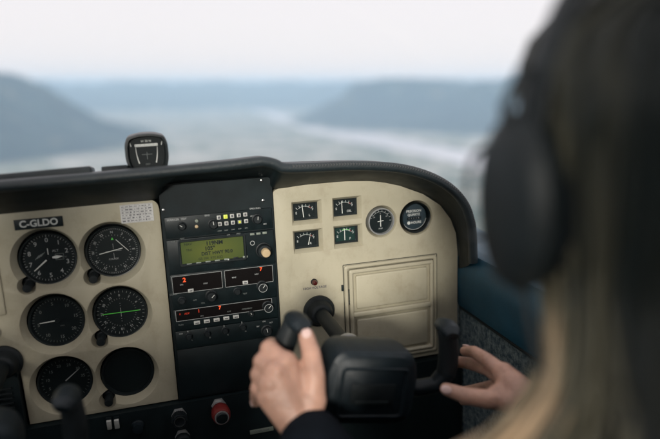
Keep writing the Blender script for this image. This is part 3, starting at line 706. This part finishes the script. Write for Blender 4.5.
grid(rows).build('cowl_shell', mat('cowl_white', (.7, .7, .68), .3, coat=.4), t)

# ------------------------------------------------------------------ person
HC = Vector((336, 335, -42))     # head centre
def dp(px, py, d):
    v = ray(px, py); return v * (d / F)
ps = thing('person', 'person with long fair hair and black jacket, both hands on the control wheel', 'person', (340, 250, -880))
OFF = Vector((-340, -250, 880))
b = MB()
b.ball(HC + Vector((0, -6, 22)), (74, 92, 84), u=28, v=20)                     # skull
b.ball(HC + Vector((0, 26, -28)), (60, 62, 78), u=24, v=16)                     # face
b.ball(HC + Vector((0, 58, -88)), (26, 24, 20)); b.chain([HC + Vector((-48, 10, -62)), HC + Vector((-22, 60, -92))], [22, 18]); b.chain([HC + Vector((48, 10, -62)), HC + Vector((22, 60, -92))], [22, 18])
b.chain([HC + Vector((0, 84, 2)), HC + Vector((0, 98, -26)), HC + Vector((0, 88, -36))], [7, 10, 8]); b.ball(HC + Vector((-9, 88, -34)), 7); b.ball(HC + Vector((9, 88, -34)), 7)
b.chain([HC + Vector((-36, 74, 20)), HC + Vector((0, 84, 16)), HC + Vector((36, 74, 20))], [10, 9, 10])
for s_ in (-1, 1):
    b.ball(HC + Vector((s_ * 38, 66, -28)), (20, 16, 16)); b.ball(HC + Vector((s_ * 76, -2, -8)), (6, 18, 30))
b.ball(HC + Vector((0, 82, -60)), (22, 10, 10))
NB = HC + Vector((6, -22, -180))
b.chain([HC + Vector((0, -8, -60)), NB], [52, 55], n=24)
# torso under the jacket
SL = Vector((172, 262, -318)); SR = Vector((498, 262, -318))
def torso(mb, g=0):
    mb.chain([Vector((335, 270, -275)), Vector((335, 262, -420))], [95 + g, 118 + g], n=28)
    mb.ball((335, 262, -420), (150 + g, 105 + g, 150), u=28, v=18); mb.ball((335, 250, -600), (132 + g, 100 + g, 150), u=28, v=18); mb.ball((335, 240, -740), (165 + g, 120 + g, 110), u=28, v=18)
    mb.chain([SL, Vector((260, 266, -290)), Vector((410, 266, -290)), SR], [52 + g, 60 + g, 60 + g, 52 + g], n=22)
torso(b)
WL = at(300, 424, 650); WR = at(528, 402, 628)
EL = Vector((222, 432, -505)); ER = Vector((455, 418, -500))
def arm(mb, S_, E2, W_, g=0, w_end=None):
    mb.chain([S_, (S_ + E2) / 2, E2], [50 + g, 42 + g, 36 + g], n=22)
    Wd = w_end or W_
    mid = E2.lerp(Wd, .4); mb.chain([E2, mid, Wd], [36 + g, 35 + g, 24 + g if w_end is None else 28 + g], n=22)
arm(b, SL, EL, WL); arm(b, SR, ER, WR)
# legs: seated, thighs forward under the wheel
for s_ in (-1, 1):
    hx = 335 + s_ * 85; b.chain([(hx, 270, -760), (hx + s_ * 15, 520, -720), (hx + s_ * 15, 690, -700)], [82, 70, 56], n=22)
    b.chain([(hx + s_ * 15, 700, -705), (hx + s_ * 15, 850, -850), (hx + s_ * 12, 930, -890)], [54, 42, 30], n=20)
# left hand: back towards the camera, thumb up along the grip
lh = {
    'index': [(285, 364, 672), (269, 349, 690), (271, 345, 722), (284, 348, 742)],
    'middle': [(276, 373, 664), (262, 362, 686), (264, 357, 722), (280, 358, 742)],
    'ring': [(270, 384, 662), (259, 375, 684), (261, 371, 718), (276, 372, 738)],
    'little': [(269, 396, 660), (259, 389, 678), (256, 396, 700), (256, 402, 714)],
    'thumb': [(312, 400, 652), (314, 376, 658), (311, 353, 672), (306, 335, 688)],
}
rad = {'index': [12.5, 11.2, 9.6, 8], 'middle': [12.5, 11, 9.4, 8], 'ring': [12, 10.4, 9, 7.8], 'little': [11.5, 9.6, 7.6, 6.4], 'thumb': [16, 13, 11.4, 9.2]}
def hand(mb, hd, W_, rs):
    for k, pts in hd.items():
        P = [at(*p) for p in pts]
        mb.chain(P, rs[k], n=18)
        if k != 'thumb': mb.chain([W_, P[0]], [24, rs[k][0] + 3.2], n=18)
        else: mb.chain([W_, P[0]], [24, 17], n=18)
    q = [at(*hd[k][0]) for k in ('index', 'middle', 'ring', 'little')]
    for a_, b_ in zip(q, q[1:]): mb.chain([a_, b_], [13, 13], n=16); mb.chain([a_.lerp(W_, .45), b_.lerp(W_, .45)], [16, 16], n=16)
    q1 = [at(*hd[k][1]) for k in ('index', 'middle', 'ring', 'little')]
    for (a_, b_), (c_, d_) in zip(zip(q, q[1:]), zip(q1, q1[1:])): mb.chain([(a_ + b_) / 2, (a_ + b_ + c_ + d_) / 4], [8.5, 6], n=14)
    th = at(*hd['thumb'][0]); ctr = sum(q, Vector()) / 4
    mb.chain([th, ctr.lerp(W_, .35)], [15, 18]); mb.chain([at(*hd['thumb'][1]), q[0].lerp(W_, .35)], [9, 12])
hand(b, lh, WL, rad)
rh = {
    'index': [(503, 373, 668), (487, 360, 690), (474, 352, 716), (465, 351, 738)],
    'middle': [(506, 381, 666), (488, 369, 700), (468, 363, 740), (446, 360, 750)],
    'ring': [(508, 389, 664), (490, 387, 706), (474, 390, 736), (460, 392, 750)],
    'little': [(509, 397, 660), (490, 398, 704), (476, 400, 732), (463, 401, 746)],
    'thumb': [(505, 399, 646), (486, 399, 652), (465, 395.5, 664), (446, 389, 678)],
}
rad2 = {'index': [11, 9.4, 8.4, 7.2], 'middle': [11.5, 9.2, 8.4, 7.4], 'ring': [11, 8.8, 8, 7.2], 'little': [10.5, 8, 7.2, 6.4], 'thumb': [14, 12, 10.4, 8.2]}
hand(b, rh, WR, rad2)
for hd in (lh, rh):
    for k in ('index', 'middle', 'ring', 'little'):
        p = at(*hd[k][0]); b.ball(p + Vector((0, -5.5, 4)), 10.5); p = at(*hd[k][1]); b.ball(p + Vector((-1, -1.5, 1.5)), 9.8 if hd is lh else 8.6)
for v in b.bm.verts: v.co += OFF
body = b.build('body', M['skin'], ps)
bake(body, [('REMESH', dict(mode='VOXEL', voxel_size=.0022, use_smooth_shade=True)), ('SMOOTH', dict(factor=.5, iterations=3))])
for p in body.data.polygons: p.use_smooth = True
# nails
def nail(hd, k, r=(6.2, 1.4, 7.6), out=None, back=.28):
    P = [at(*p) for p in hd[k]]; d = (P[3] - P[2]).normalized(); o_ = Vector(out); o_ = (o_ - d * o_.dot(d)).normalized(); s_ = d.cross(o_)
    rot = Matrix((s_, o_, d)).transposed()
    c = P[3] + o_ * (rad[k][3] - .5) - d * (.8) + OFF
    MB().ball(c, r, rot=rot, u=18, v=12).build('nail', M['nail'], ps)
nail(lh, 'thumb', (5.6, 1.6, 7), (-.1, -1, .35)); nail(rh, 'thumb', (5.4, 1.6, 7), (-.1, -1, .3)); nail(rh, 'index', (4.6, 1.4, 6), (.3, -.3, 1)); nail(lh, 'little', (4.2, 1.4, 5.4), (-1, -.3, 0))
for s_ in (-1, 1):
    e = MB().ball(HC + OFF + Vector((s_ * 31, 73, -2)), 12, u=20, v=14).build('eye', M['eye'], ps); MB().ball(HC + OFF + Vector((s_ * 31, 82.5, -2)), (5.5, 3.2, 5.5)).build('iris', M['iris'], e)
MB().ball(HC + OFF + Vector((0, 90, -60)), (19, 5, 6)).build('lips', M['lip'], ps)
# jacket
j = MB(); torso(j, 12)
CL = WL.lerp(EL, .10); CR = WR.lerp(ER, .12)
arm(j, SL, EL, WL, 9, CL); arm(j, SR, ER, WR, 9, CR)
for k in range(7):      # soft folds on the sleeves
    for S_, E2, W_ in ((SL, EL, CL), (SR, ER, CR)):
        c = E2.lerp(W_, .15 + .12 * k); j.ball(c + Vector((random.uniform(-8, 8), random.uniform(-4, 4), random.uniform(2, 8))), (34 - k, 9, 36 - k), rot=Matrix.Rotation(random.uniform(-.4, .4), 3, 'X'))
for v in j.bm.verts: v.co += OFF
jk = j.build('jacket', M['jacket'], ps)
bake(jk, [('REMESH', dict(mode='VOXEL', voxel_size=.004, use_smooth_shade=True)), ('SMOOTH', dict(factor=.5, iterations=5))])
for p in jk.data.polygons: p.use_smooth = True
pn = MB()
for s_ in (-1, 1):
    hx = 335 + s_ * 85; pn.chain([(hx, 275, -762), (hx + s_ * 15, 520, -722), (hx + s_ * 15, 692, -702)], [92, 79, 66], n=22); pn.chain([(hx + s_ * 15, 702, -706), (hx + s_ * 15, 850, -845)], [64, 54], n=20)
for v in pn.bm.verts: v.co += OFF
pt = pn.build('trousers', M['jacket'], ps); bake(pt, [('REMESH', dict(mode='VOXEL', voxel_size=.006, use_smooth_shade=True)), ('SMOOTH', dict(factor=.5, iterations=4))])
# hair: undercoat plus many locks
hb = bmesh.new(); tone = hb.verts.layers.float.new('tone')
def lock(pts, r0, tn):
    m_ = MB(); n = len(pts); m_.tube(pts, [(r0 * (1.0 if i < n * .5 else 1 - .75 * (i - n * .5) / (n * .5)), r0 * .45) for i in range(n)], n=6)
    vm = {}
    for iv, v in enumerate(m_.bm.verts):     # darker roots, fair ends, with shade at the head put into the tone
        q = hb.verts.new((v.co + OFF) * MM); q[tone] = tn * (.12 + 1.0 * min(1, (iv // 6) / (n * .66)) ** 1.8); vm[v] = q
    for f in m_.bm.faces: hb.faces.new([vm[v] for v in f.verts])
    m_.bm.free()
def bez(P, n):
    out = []
    for i in range(len(P) - 1):
        p0 = P[max(i - 1, 0)]; p1 = P[i]; p2 = P[i + 1]; p3 = P[min(i + 2, len(P) - 1)]
        for j in range(n):
            t_ = j / n; out.append(.5 * ((2 * p1) + (p2 - p0) * t_ + (2 * p0 - 5 * p1 + 4 * p2 - p3) * t_ * t_ + (3 * p1 - p0 - 3 * p2 + p3) * t_ ** 3))
    out.append(P[-1]); return out
for k in range(1500):
    az = random.uniform(28, 332)       # 0 = forward (face), measured round the head, +90 = left
    if random.random() < .35: az = random.uniform(25, 130)
    a_ = R(az); dirh = Vector((-math.sin(a_), math.cos(a_), 0))
    wv = random.uniform(-9, 9); top = HC + Vector((random.uniform(-8, 8), random.uniform(-55, 62), 108 + random.uniform(-4, 2)))
    if az < 60 or az > 300: top.y = HC.y + random.uniform(45, 75); top.z = HC.z + 90
    lay = random.uniform(0, 14)
    p1 = HC + Vector((dirh.x * (82 + lay), dirh.y * (100 + lay) - 6, 50 + random.uniform(-10, 10)))
    p2 = HC + Vector((dirh.x * (86 + lay), dirh.y * (92 + lay) - 8, -30 + random.uniform(-10, 10)))
    p3 = HC + Vector((dirh.x * (82 + lay), dirh.y * (72 + lay) - 18, -104 + random.uniform(-12, 12)))
    side = dirh.x
    p4 = HC + Vector((dirh.x * (112 + lay + 12 * random.random()), dirh.y * 70 - 30 - 16 * random.random(), -185 + random.uniform(-14, 14)))
    p3 += Vector((wv * .5, 0, 0)); p4 += Vector((-wv * .6, wv * .4, 0))
    p5 = HC + Vector((dirh.x * (236 + lay) + random.uniform(-10, 10), min(dirh.y * 90 - 20, 30) + random.uniform(-14, 14), -262 + random.uniform(-16, 16)))
    p6 = p5 + Vector((dirh.x * 14 + random.uniform(-10, 10), random.uniform(-6, 22), -90 + random.uniform(-40, 30)))
    if dirh.y < -.3:
        for p_ in (p4, p5, p6): p_.y = min(p_.y, HC.y - 95 - (HC.z - 150 - p_.z) * .25 if False else p_.y)
        p4.y = HC.y - 100 - lay; p5.y = HC.y - 190 - lay; p6.y = HC.y - 205 - lay
    tn = random.betavariate(1.1, 9) * .3 if 100 < az < 300 else random.betavariate(2, 4)  # back locks near black: roof shade painted into their tone
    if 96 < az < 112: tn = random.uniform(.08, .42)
    if 50 < az < 90 and random.random() < .7: tn = random.uniform(.5, .95)  # fair locks on the left: the lit streak painted into their tone
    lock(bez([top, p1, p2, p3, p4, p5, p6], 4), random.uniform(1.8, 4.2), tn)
t_ = bmesh.new(); bmesh.ops.create_uvsphere(t_, u_segments=28, v_segments=20, radius=1)
vm = {}
for v in t_.verts:
    if v.co.y > .50 and v.co.z < .72: continue
    c = HC + Vector((v.co.x * 82, v.co.y * 99 - 6, v.co.z * 92 + 18)) + OFF; q = hb.verts.new(c * MM); q[tone] = .2; vm[v] = q
for f in t_.faces:
    if all(v in vm for v in f.verts): hb.faces.new([vm[v] for v in f.verts])
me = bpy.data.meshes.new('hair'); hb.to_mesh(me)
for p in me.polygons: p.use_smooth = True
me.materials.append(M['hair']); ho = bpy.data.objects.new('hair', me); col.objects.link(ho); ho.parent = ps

# headset
EC = HC + Vector((-99, 12, -42)); EC2 = HC + Vector((99, 12, -42))
t = thing('headset', 'black aviation headset worn over fair hair', 'headset', tuple(HC))
def rel(p): return Vector(p) - HC
m = MB(); pts = [rel(HC + Vector((112 * math.cos(a_), 6, -14 + 148 * math.sin(a_)))) for a_ in [R(2 + 176 * k / 30) for k in range(31)]]
m.tube(pts, [(5, 13)] * 31, n=12, ref=Vector((0, 1, 0))); m.build('headband', M['rubber'], t)
m = MB(); m.tube(pts[8:23], [(11, 17)] * 15, n=12, ref=Vector((0, 1, 0))); m.build('band_pad', M['jacket'], t)
for s_, c in ((-1, EC), (1, EC2)):
    m = MB(); rings = []
    for x, ry, rz in ((0, 30, 48), (6, 34, 56), (18, 36, 58), (26, 32, 52), (31, 22, 40)):
        rings.append([m.bm.verts.new(rel(c) + Vector((s_ * x, ry * math.cos(2 * math.pi * k / 32), rz * math.sin(2 * math.pi * k / 32)))) for k in range(32)])
    m.skin(rings); cup = m.build('ear_cup', M['rubber'], t)
    m = MB(); rings = []
    for x, ry, rz in ((-18, 24, 34), (-18, 34, 46), (-4, 38, 52), (2, 34, 48)):
        rings.append([m.bm.verts.new(rel(c) + Vector((s_ * x, ry * math.cos(2 * math.pi * k / 32), rz * math.sin(2 * math.pi * k / 32)))) for k in range(32)])
    m.skin(rings); m.build('ear_cushion', M['jacket'], cup)
    m = MB(); m.tube([rel(c) + Vector((s_ * 24, 0, 30)), rel(c) + Vector((s_ * 26, 0, 60)), rel(c) + Vector((s_ * 14, -2, 84))], 4, n=10); m.build('yoke_bracket', M['rubber'], cup)
bp_ = bez([rel(EC) + Vector(q) for q in ((-24, 20, 36), (-31, 30, 26), (-32, 38, 4), (-24, 52, -24), (6, 90, -46), (84, 118, -54))], 6)
m = MB(); m.tube(bp_, 2.0, n=10); m.build('mic_boom', M['rubber'], t)
m = MB(); m.tube(bez([rel(EC) + Vector(q) for q in ((-14, -6, -54), (-10, -30, -110), (20, -70, -170), (30, -90, -300))], 6), 3, n=10); m.build('cable', M['rubber'], t)
m = MB(); m.ball(rel(EC) + Vector((92, 118, -54)), (15, 10, 11)); m.build('microphone', M['jacket'], t)
# unseen rear wall, right half closed to keep sun off the head
t = thing('rear_shade_wall', 'unseen lined rear cabin wall, right half closed to shade the head', 'bulkhead', (0, 0, 0))
MB().prism([(-660, -900), (600, -900), (600, 425), (-175, 425), (-175, -170), (-660, -170)], -790, -760).build('wall_lining', M['cabin'], t)
MB().box((-417, -778, 127), (484, 4, 592)).build('rear_window', M['glass'], t)
# seats
t = thing('pilot_seat', 'charcoal left hand pilot seat, empty, unseen, placed to shade the flight panel', 'seat', (-375, 170, -900))  # unseen seat, set where its backrest shades the flight panel
MB().box((0, 60, 20), (440, 460, 90), bev=30, seg=4).build('seat_cushion', M['seat'], t)
MB().box((0, -195, 400), (430, 90, 760), bev=34, seg=4, rot=Matrix.Rotation(R(8), 3, 'X')).build('backrest', M['seat'], t)
t = thing('pilot_seat', 'charcoal right hand pilot seat behind the person', 'seat', (340, 200, -900))
MB().box((0, 60, 20), (440, 460, 90), bev=30, seg=4).build('seat_cushion', M['seat'], t)
MB().box((0, -195, 330), (430, 90, 640), bev=34, seg=4, rot=Matrix.Rotation(R(8), 3, 'X')).build('backrest', M['seat'], t)
m = MB(); [m.box((sx_ * 170, 50, -24), (26, 440, 22), bev=4) for sx_ in (-1, 1)]; m.build('seat_rail', M['shaft'], t)

# ------------------------------------------------------------------ land (metres, world frame)
def wmat_land():
    m = bpy.data.materials.new('valley_land'); m.use_nodes = True; nt = m.node_tree; N = nt.nodes; L = nt.links; p = N['Principled BSDF']; p.inputs['Roughness'].default_value = .95
    g = N.new('ShaderNodeNewGeometry'); mp = N.new('ShaderNodeMapping'); mp.inputs['Scale'].default_value = (.0011, .0011, .0011); L.new(g.outputs['Position'], mp.inputs['Vector'])
    v = N.new('ShaderNodeTexVoronoi'); v.inputs['Scale'].default_value = 1.6; L.new(mp.outputs['Vector'], v.inputs['Vector'])
    sep = N.new('ShaderNodeSeparateColor'); L.new(v.outputs['Color'], sep.inputs['Color'])
    r = N.new('ShaderNodeValToRGB'); e = r.color_ramp.elements; e[0].color = (.24, .25, .19, 1); e[1].color = (.56, .52, .46, 1); x = e.new(.5); x.color = (.40, .39, .33, 1); L.new(sep.outputs[0], r.inputs['Fac'])
    n = N.new('ShaderNodeTexNoise'); n.inputs['Scale'].default_value = 2.4; n.inputs['Detail'].default_value = 8; L.new(mp.outputs['Vector'], n.inputs['Vector'])
    r2 = N.new('ShaderNodeValToRGB'); r2.color_ramp.elements[0].position = .52; r2.color_ramp.elements[1].position = .62; L.new(n.outputs['Fac'], r2.inputs['Fac'])
    mx = N.new('ShaderNodeMixRGB'); mx.inputs['Color2'].default_value = (.09, .12, .08, 1); L.new(r2.outputs['Color'], mx.inputs['Fac']); L.new(r.outputs['Color'], mx.inputs['Color1'])
    # forest on the slopes
    sz = N.new('ShaderNodeSeparateXYZ'); L.new(g.outputs['Position'], sz.inputs[0]); mr = N.new('ShaderNodeMapRange'); mr.inputs['From Min'].default_value = -890; mr.inputs['From Max'].default_value = -840; L.new(sz.outputs['Z'], mr.inputs['Value'])
    m2 = N.new('ShaderNodeMixRGB')
    n5 = N.new('ShaderNodeTexNoise'); n5.inputs['Scale'].default_value = 1.5; n5.inputs['Detail'].default_value = 7; n5.inputs['Roughness'].default_value = .7; L.new(mp.outputs['Vector'], n5.inputs['Vector'])
    r5 = N.new('ShaderNodeValToRGB'); q5 = r5.color_ramp.elements; q5[0].position = .42; q5[0].color = (.008, .024, .042, 1); q5[1].position = .74; q5[1].color = (.24, .20, .17, 1); k5 = q5.new(.58); k5.color = (.02, .045, .055, 1)
    L.new(n5.outputs['Fac'], r5.inputs['Fac']); L.new(r5.outputs['Color'], m2.inputs['Color2'])
    L.new(mr.outputs['Result'], m2.inputs['Fac']); L.new(mx.outputs['Color'], m2.inputs['Color1']); L.new(m2.outputs['Color'], p.inputs['Base Color'])
    return m
ALT = 900.0
def pol(px, d):
    a = R(15.8) + math.atan((px - 330) / F); return Vector((d * math.sin(a), d * math.cos(a)))
def yd(py):   # distance at which the valley floor is seen at picture row py
    return ALT / math.tan(R(11.9) + math.atan((py - H / 2) / F))
ridges = [  # (px, distance, top height above valley, half width)
    [(-160, 9800, 1200, 1700), (-60, 10400, 1150, 1700), (0, 11000, 1240, 1500), (30, 11400, 900, 1300), (55, 11800, 640, 1200), (85, 12600, 380, 1000), (112, 13400, 120, 700)],
    [(306, 16400, 60, 400), (320, 16200, 330, 600), (345, 15700, 740, 900), (385, 15000, 1010, 1350), (430, 14700, 940, 1800), (480, 14500, 1030, 2000), (530, 14300, 980, 2200), (620, 14500, 1040, 2600)],
    [(430, 20000, 1000, 2400), (500, 19500, 1100, 2400), (560, 19000, 1060, 2400), (700, 19000, 1090, 2400)],
    [(-200, 30000, 1060, 3800), (60, 28000, 980, 3400), (140, 28000, 1010, 3400), (220, 29000, 1060, 3400), (300, 29000, 1040, 3400), (360, 29000, 1080, 3400), (460, 29000, 1060, 3400), (900, 28000, 1090, 3800)],
    [(250, 25500, 240, 900), (268, 25000, 330, 1000), (300, 24500, 200, 900)],
]
RD = [[(pol(px, d), hh, w) for px, d, hh, w in r] for r in ridges]
def height(x, y):
    p = Vector((x, y)); h = 0
    for r in RD:
        best = 0
        for (a, ha, wa), (b_, hb_, wb) in zip(r, r[1:]):
            ab = b_ - a; t = max(0, min(1, (p - a).dot(ab) / ab.length_squared)); q = a + ab * t
            w = wa + (wb - wa) * t; hh = ha + (hb_ - ha) * t; dd = (p - q).length / w
            if dd < 1.5: best = max(best, hh * (1 - dd / 1.5) ** .95 * (.75 + .25 * math.exp(-dd * dd * 3)))
        h = max(h, best)
    if h > 1:
        n = mnoise.fractal((x * .0006, y * .0006, 3.1), .9, 2.1, 6); rg = 1 - abs(mnoise.noise((x * .0009, y * .0009, 8)))
        h *= .90 + .34 * n + .24 * (rg - .5) * 2 * min(1, h / 300)
    if h > 800: h = 800 + 330 * (1 - math.exp(-(h - 800) / 330))
    return max(0, h)
bm = bmesh.new(); NX, NY = 300, 230
vs = []
for jy in range(NY + 1):
    f = jy / NY; dist = 5000 * (48000 / 5000) ** f; row = []
    for ix in range(NX + 1):
        a = R(-34 + 100 * ix / NX); x, y = dist * math.sin(a), dist * math.cos(a)
        row.append(bm.verts.new((x, y, -ALT + height(x, y) - (2 if jy in (0, NY) or ix in (0, NX) else 0))))
    vs.append(row)
for a, b_ in zip(vs, vs[1:]):
    for k in range(NX): bm.faces.new((a[k], a[k + 1], b_[k + 1], b_[k]))
bmesh.ops.recalc_face_normals(bm, faces=bm.faces[:])
me = bpy.data.meshes.new('hills'); bm.to_mesh(me); bm.free()
for p in me.polygons: p.use_smooth = True
land = wmat_land(); me.materials.append(land); o = bpy.data.objects.new('hills', me); col.objects.link(o); tag(o, kind='structure')
bm = bmesh.new(); bmesh.ops.create_circle(bm, cap_ends=True, segments=64, radius=65000)
me = bpy.data.meshes.new('ground'); bm.to_mesh(me); bm.free(); me.materials.append(land); o = bpy.data.objects.new('ground', me); o.location = (0, 0, -ALT - 4); col.objects.link(o); tag(o, kind='structure')
# river, with the sky's reflection put into its pale base colour
bk = [(246, 108, 16), (262, 112, 24), (280, 119, 34), (305, 126, 44), (340, 134, 46), (380, 142, 48), (420, 150, 50), (470, 159, 56), (540, 168, 60), (640, 182, 80)]
bm = bmesh.new(); up = []; lo = []
for px, py, w in bk:
    a = pol(px, yd(py - w * .16)); c = pol(px + w * .2, yd(py + w * .16)); up.append(bm.verts.new((a.x, a.y, 0))); lo.append(bm.verts.new((c.x, c.y, 0)))
for k in range(len(bk) - 1): bm.faces.new((up[k], up[k + 1], lo[k + 1], lo[k]))
bmesh.ops.recalc_face_normals(bm, faces=bm.faces[:])
bmesh.ops.subdivide_edges(bm, edges=bm.edges[:], cuts=3, use_grid_fill=True)
for v in bm.verts: v.co.x += 160 * mnoise.noise((v.co.x * .0008, v.co.y * .0008, 2)); v.co.y += 260 * mnoise.noise((v.co.x * .0007, v.co.y * .0007, 5))
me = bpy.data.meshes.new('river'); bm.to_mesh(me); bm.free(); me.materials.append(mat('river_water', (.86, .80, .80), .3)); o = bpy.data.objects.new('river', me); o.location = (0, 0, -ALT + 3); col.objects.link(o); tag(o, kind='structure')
# haze
bm = bmesh.new(); bmesh.ops.create_cube(bm, size=1)
me = bpy.data.meshes.new('haze'); bm.to_mesh(me); bm.free(); hz = bpy.data.objects.new('haze', me); col.objects.link(hz)
HT = max(v.co.z for v in bpy.data.meshes['hills'].vertices) + 25.0; HB = -ALT - 6
hz.scale = (136000, 136000, HT - HB); hz.location = (0, 0, (HT + HB) / 2); tag(hz, kind='stuff', label='pale blue haze filling the valley', cat='haze')
m = bpy.data.materials.new('haze_air'); m.use_nodes = True; N = m.node_tree.nodes; N.remove(N['Principled BSDF'])
v = N.new('ShaderNodeVolumePrincipled'); v.inputs['Color'].default_value = (.58, .80, 1, 1); v.inputs['Density'].default_value = 5.0e-5; v.inputs['Anisotropy'].default_value = 0.0
m.node_tree.links.new(v.outputs[0], [n for n in N if n.type == 'OUTPUT_MATERIAL'][0].inputs['Volume']); me.materials.append(m)

# ------------------------------------------------------------------ light
w = bpy.data.worlds.new('World'); scene.world = w; w.use_nodes = True; N = w.node_tree.nodes; L = w.node_tree.links
SUN_AZ, SUN_EL = 200.0, 11.0    # compass bearing the sun stands at (0 = +Y, 90 = +X)
sky = N.new('ShaderNodeTexSky'); sky.sky_type = 'NISHITA'; sky.sun_disc = False; sky.sun_elevation = R(SUN_EL); sky.sun_rotation = R(SUN_AZ)
sky.altitude = 900; sky.air_density = 1.0; sky.dust_density = 3.0; sky.ozone_density = 1.0
mx = N.new('ShaderNodeMixRGB'); mx.inputs['Fac'].default_value = .9; mx.inputs['Color2'].default_value = (8.5, 7.9, 8.0, 1)   # thin overcast veil
L.new(sky.outputs[0], mx.inputs['Color1']); L.new(mx.outputs[0], N['Background'].inputs['Color']); N['Background'].inputs['Strength'].default_value = .1
sd = bpy.data.lights.new('sun', 'SUN'); sd.energy = 3.35; sd.angle = R(10); sd.color = (1, .94, .86); so = bpy.data.objects.new('sun', sd); col.objects.link(so)
dv = Vector((math.sin(R(SUN_AZ)) * math.cos(R(SUN_EL)), math.cos(R(SUN_AZ)) * math.cos(R(SUN_EL)), math.sin(R(SUN_EL))))
so.rotation_euler = dv.to_track_quat('Z', 'Y').to_euler(); so.location = (0, 0, 5)

# ------------------------------------------------------------------ camera
cd = bpy.data.cameras.new('camera'); co = bpy.data.objects.new('camera', cd); col.objects.link(co)
cd.sensor_width = 36; cd.lens = 36 * F / W; cd.clip_start = .02; cd.clip_end = 200000
cm = RW.to_4x4(); co.matrix_world = cm
cd.dof.use_dof = True; cd.dof.focus_distance = .985; cd.dof.aperture_fstop = 1.65
scene.camera = co
scene.view_settings.view_transform = 'Standard'; scene.view_settings.look = 'None'; scene.view_settings.gamma = 1; scene.view_settings.exposure = .3
scene.cycles.max_bounces = 8; scene.cycles.diffuse_bounces = 4; scene.cycles.volume_bounces = 4; scene.cycles.transparent_max_bounces = 12
scene.cycles.use_denoising = True
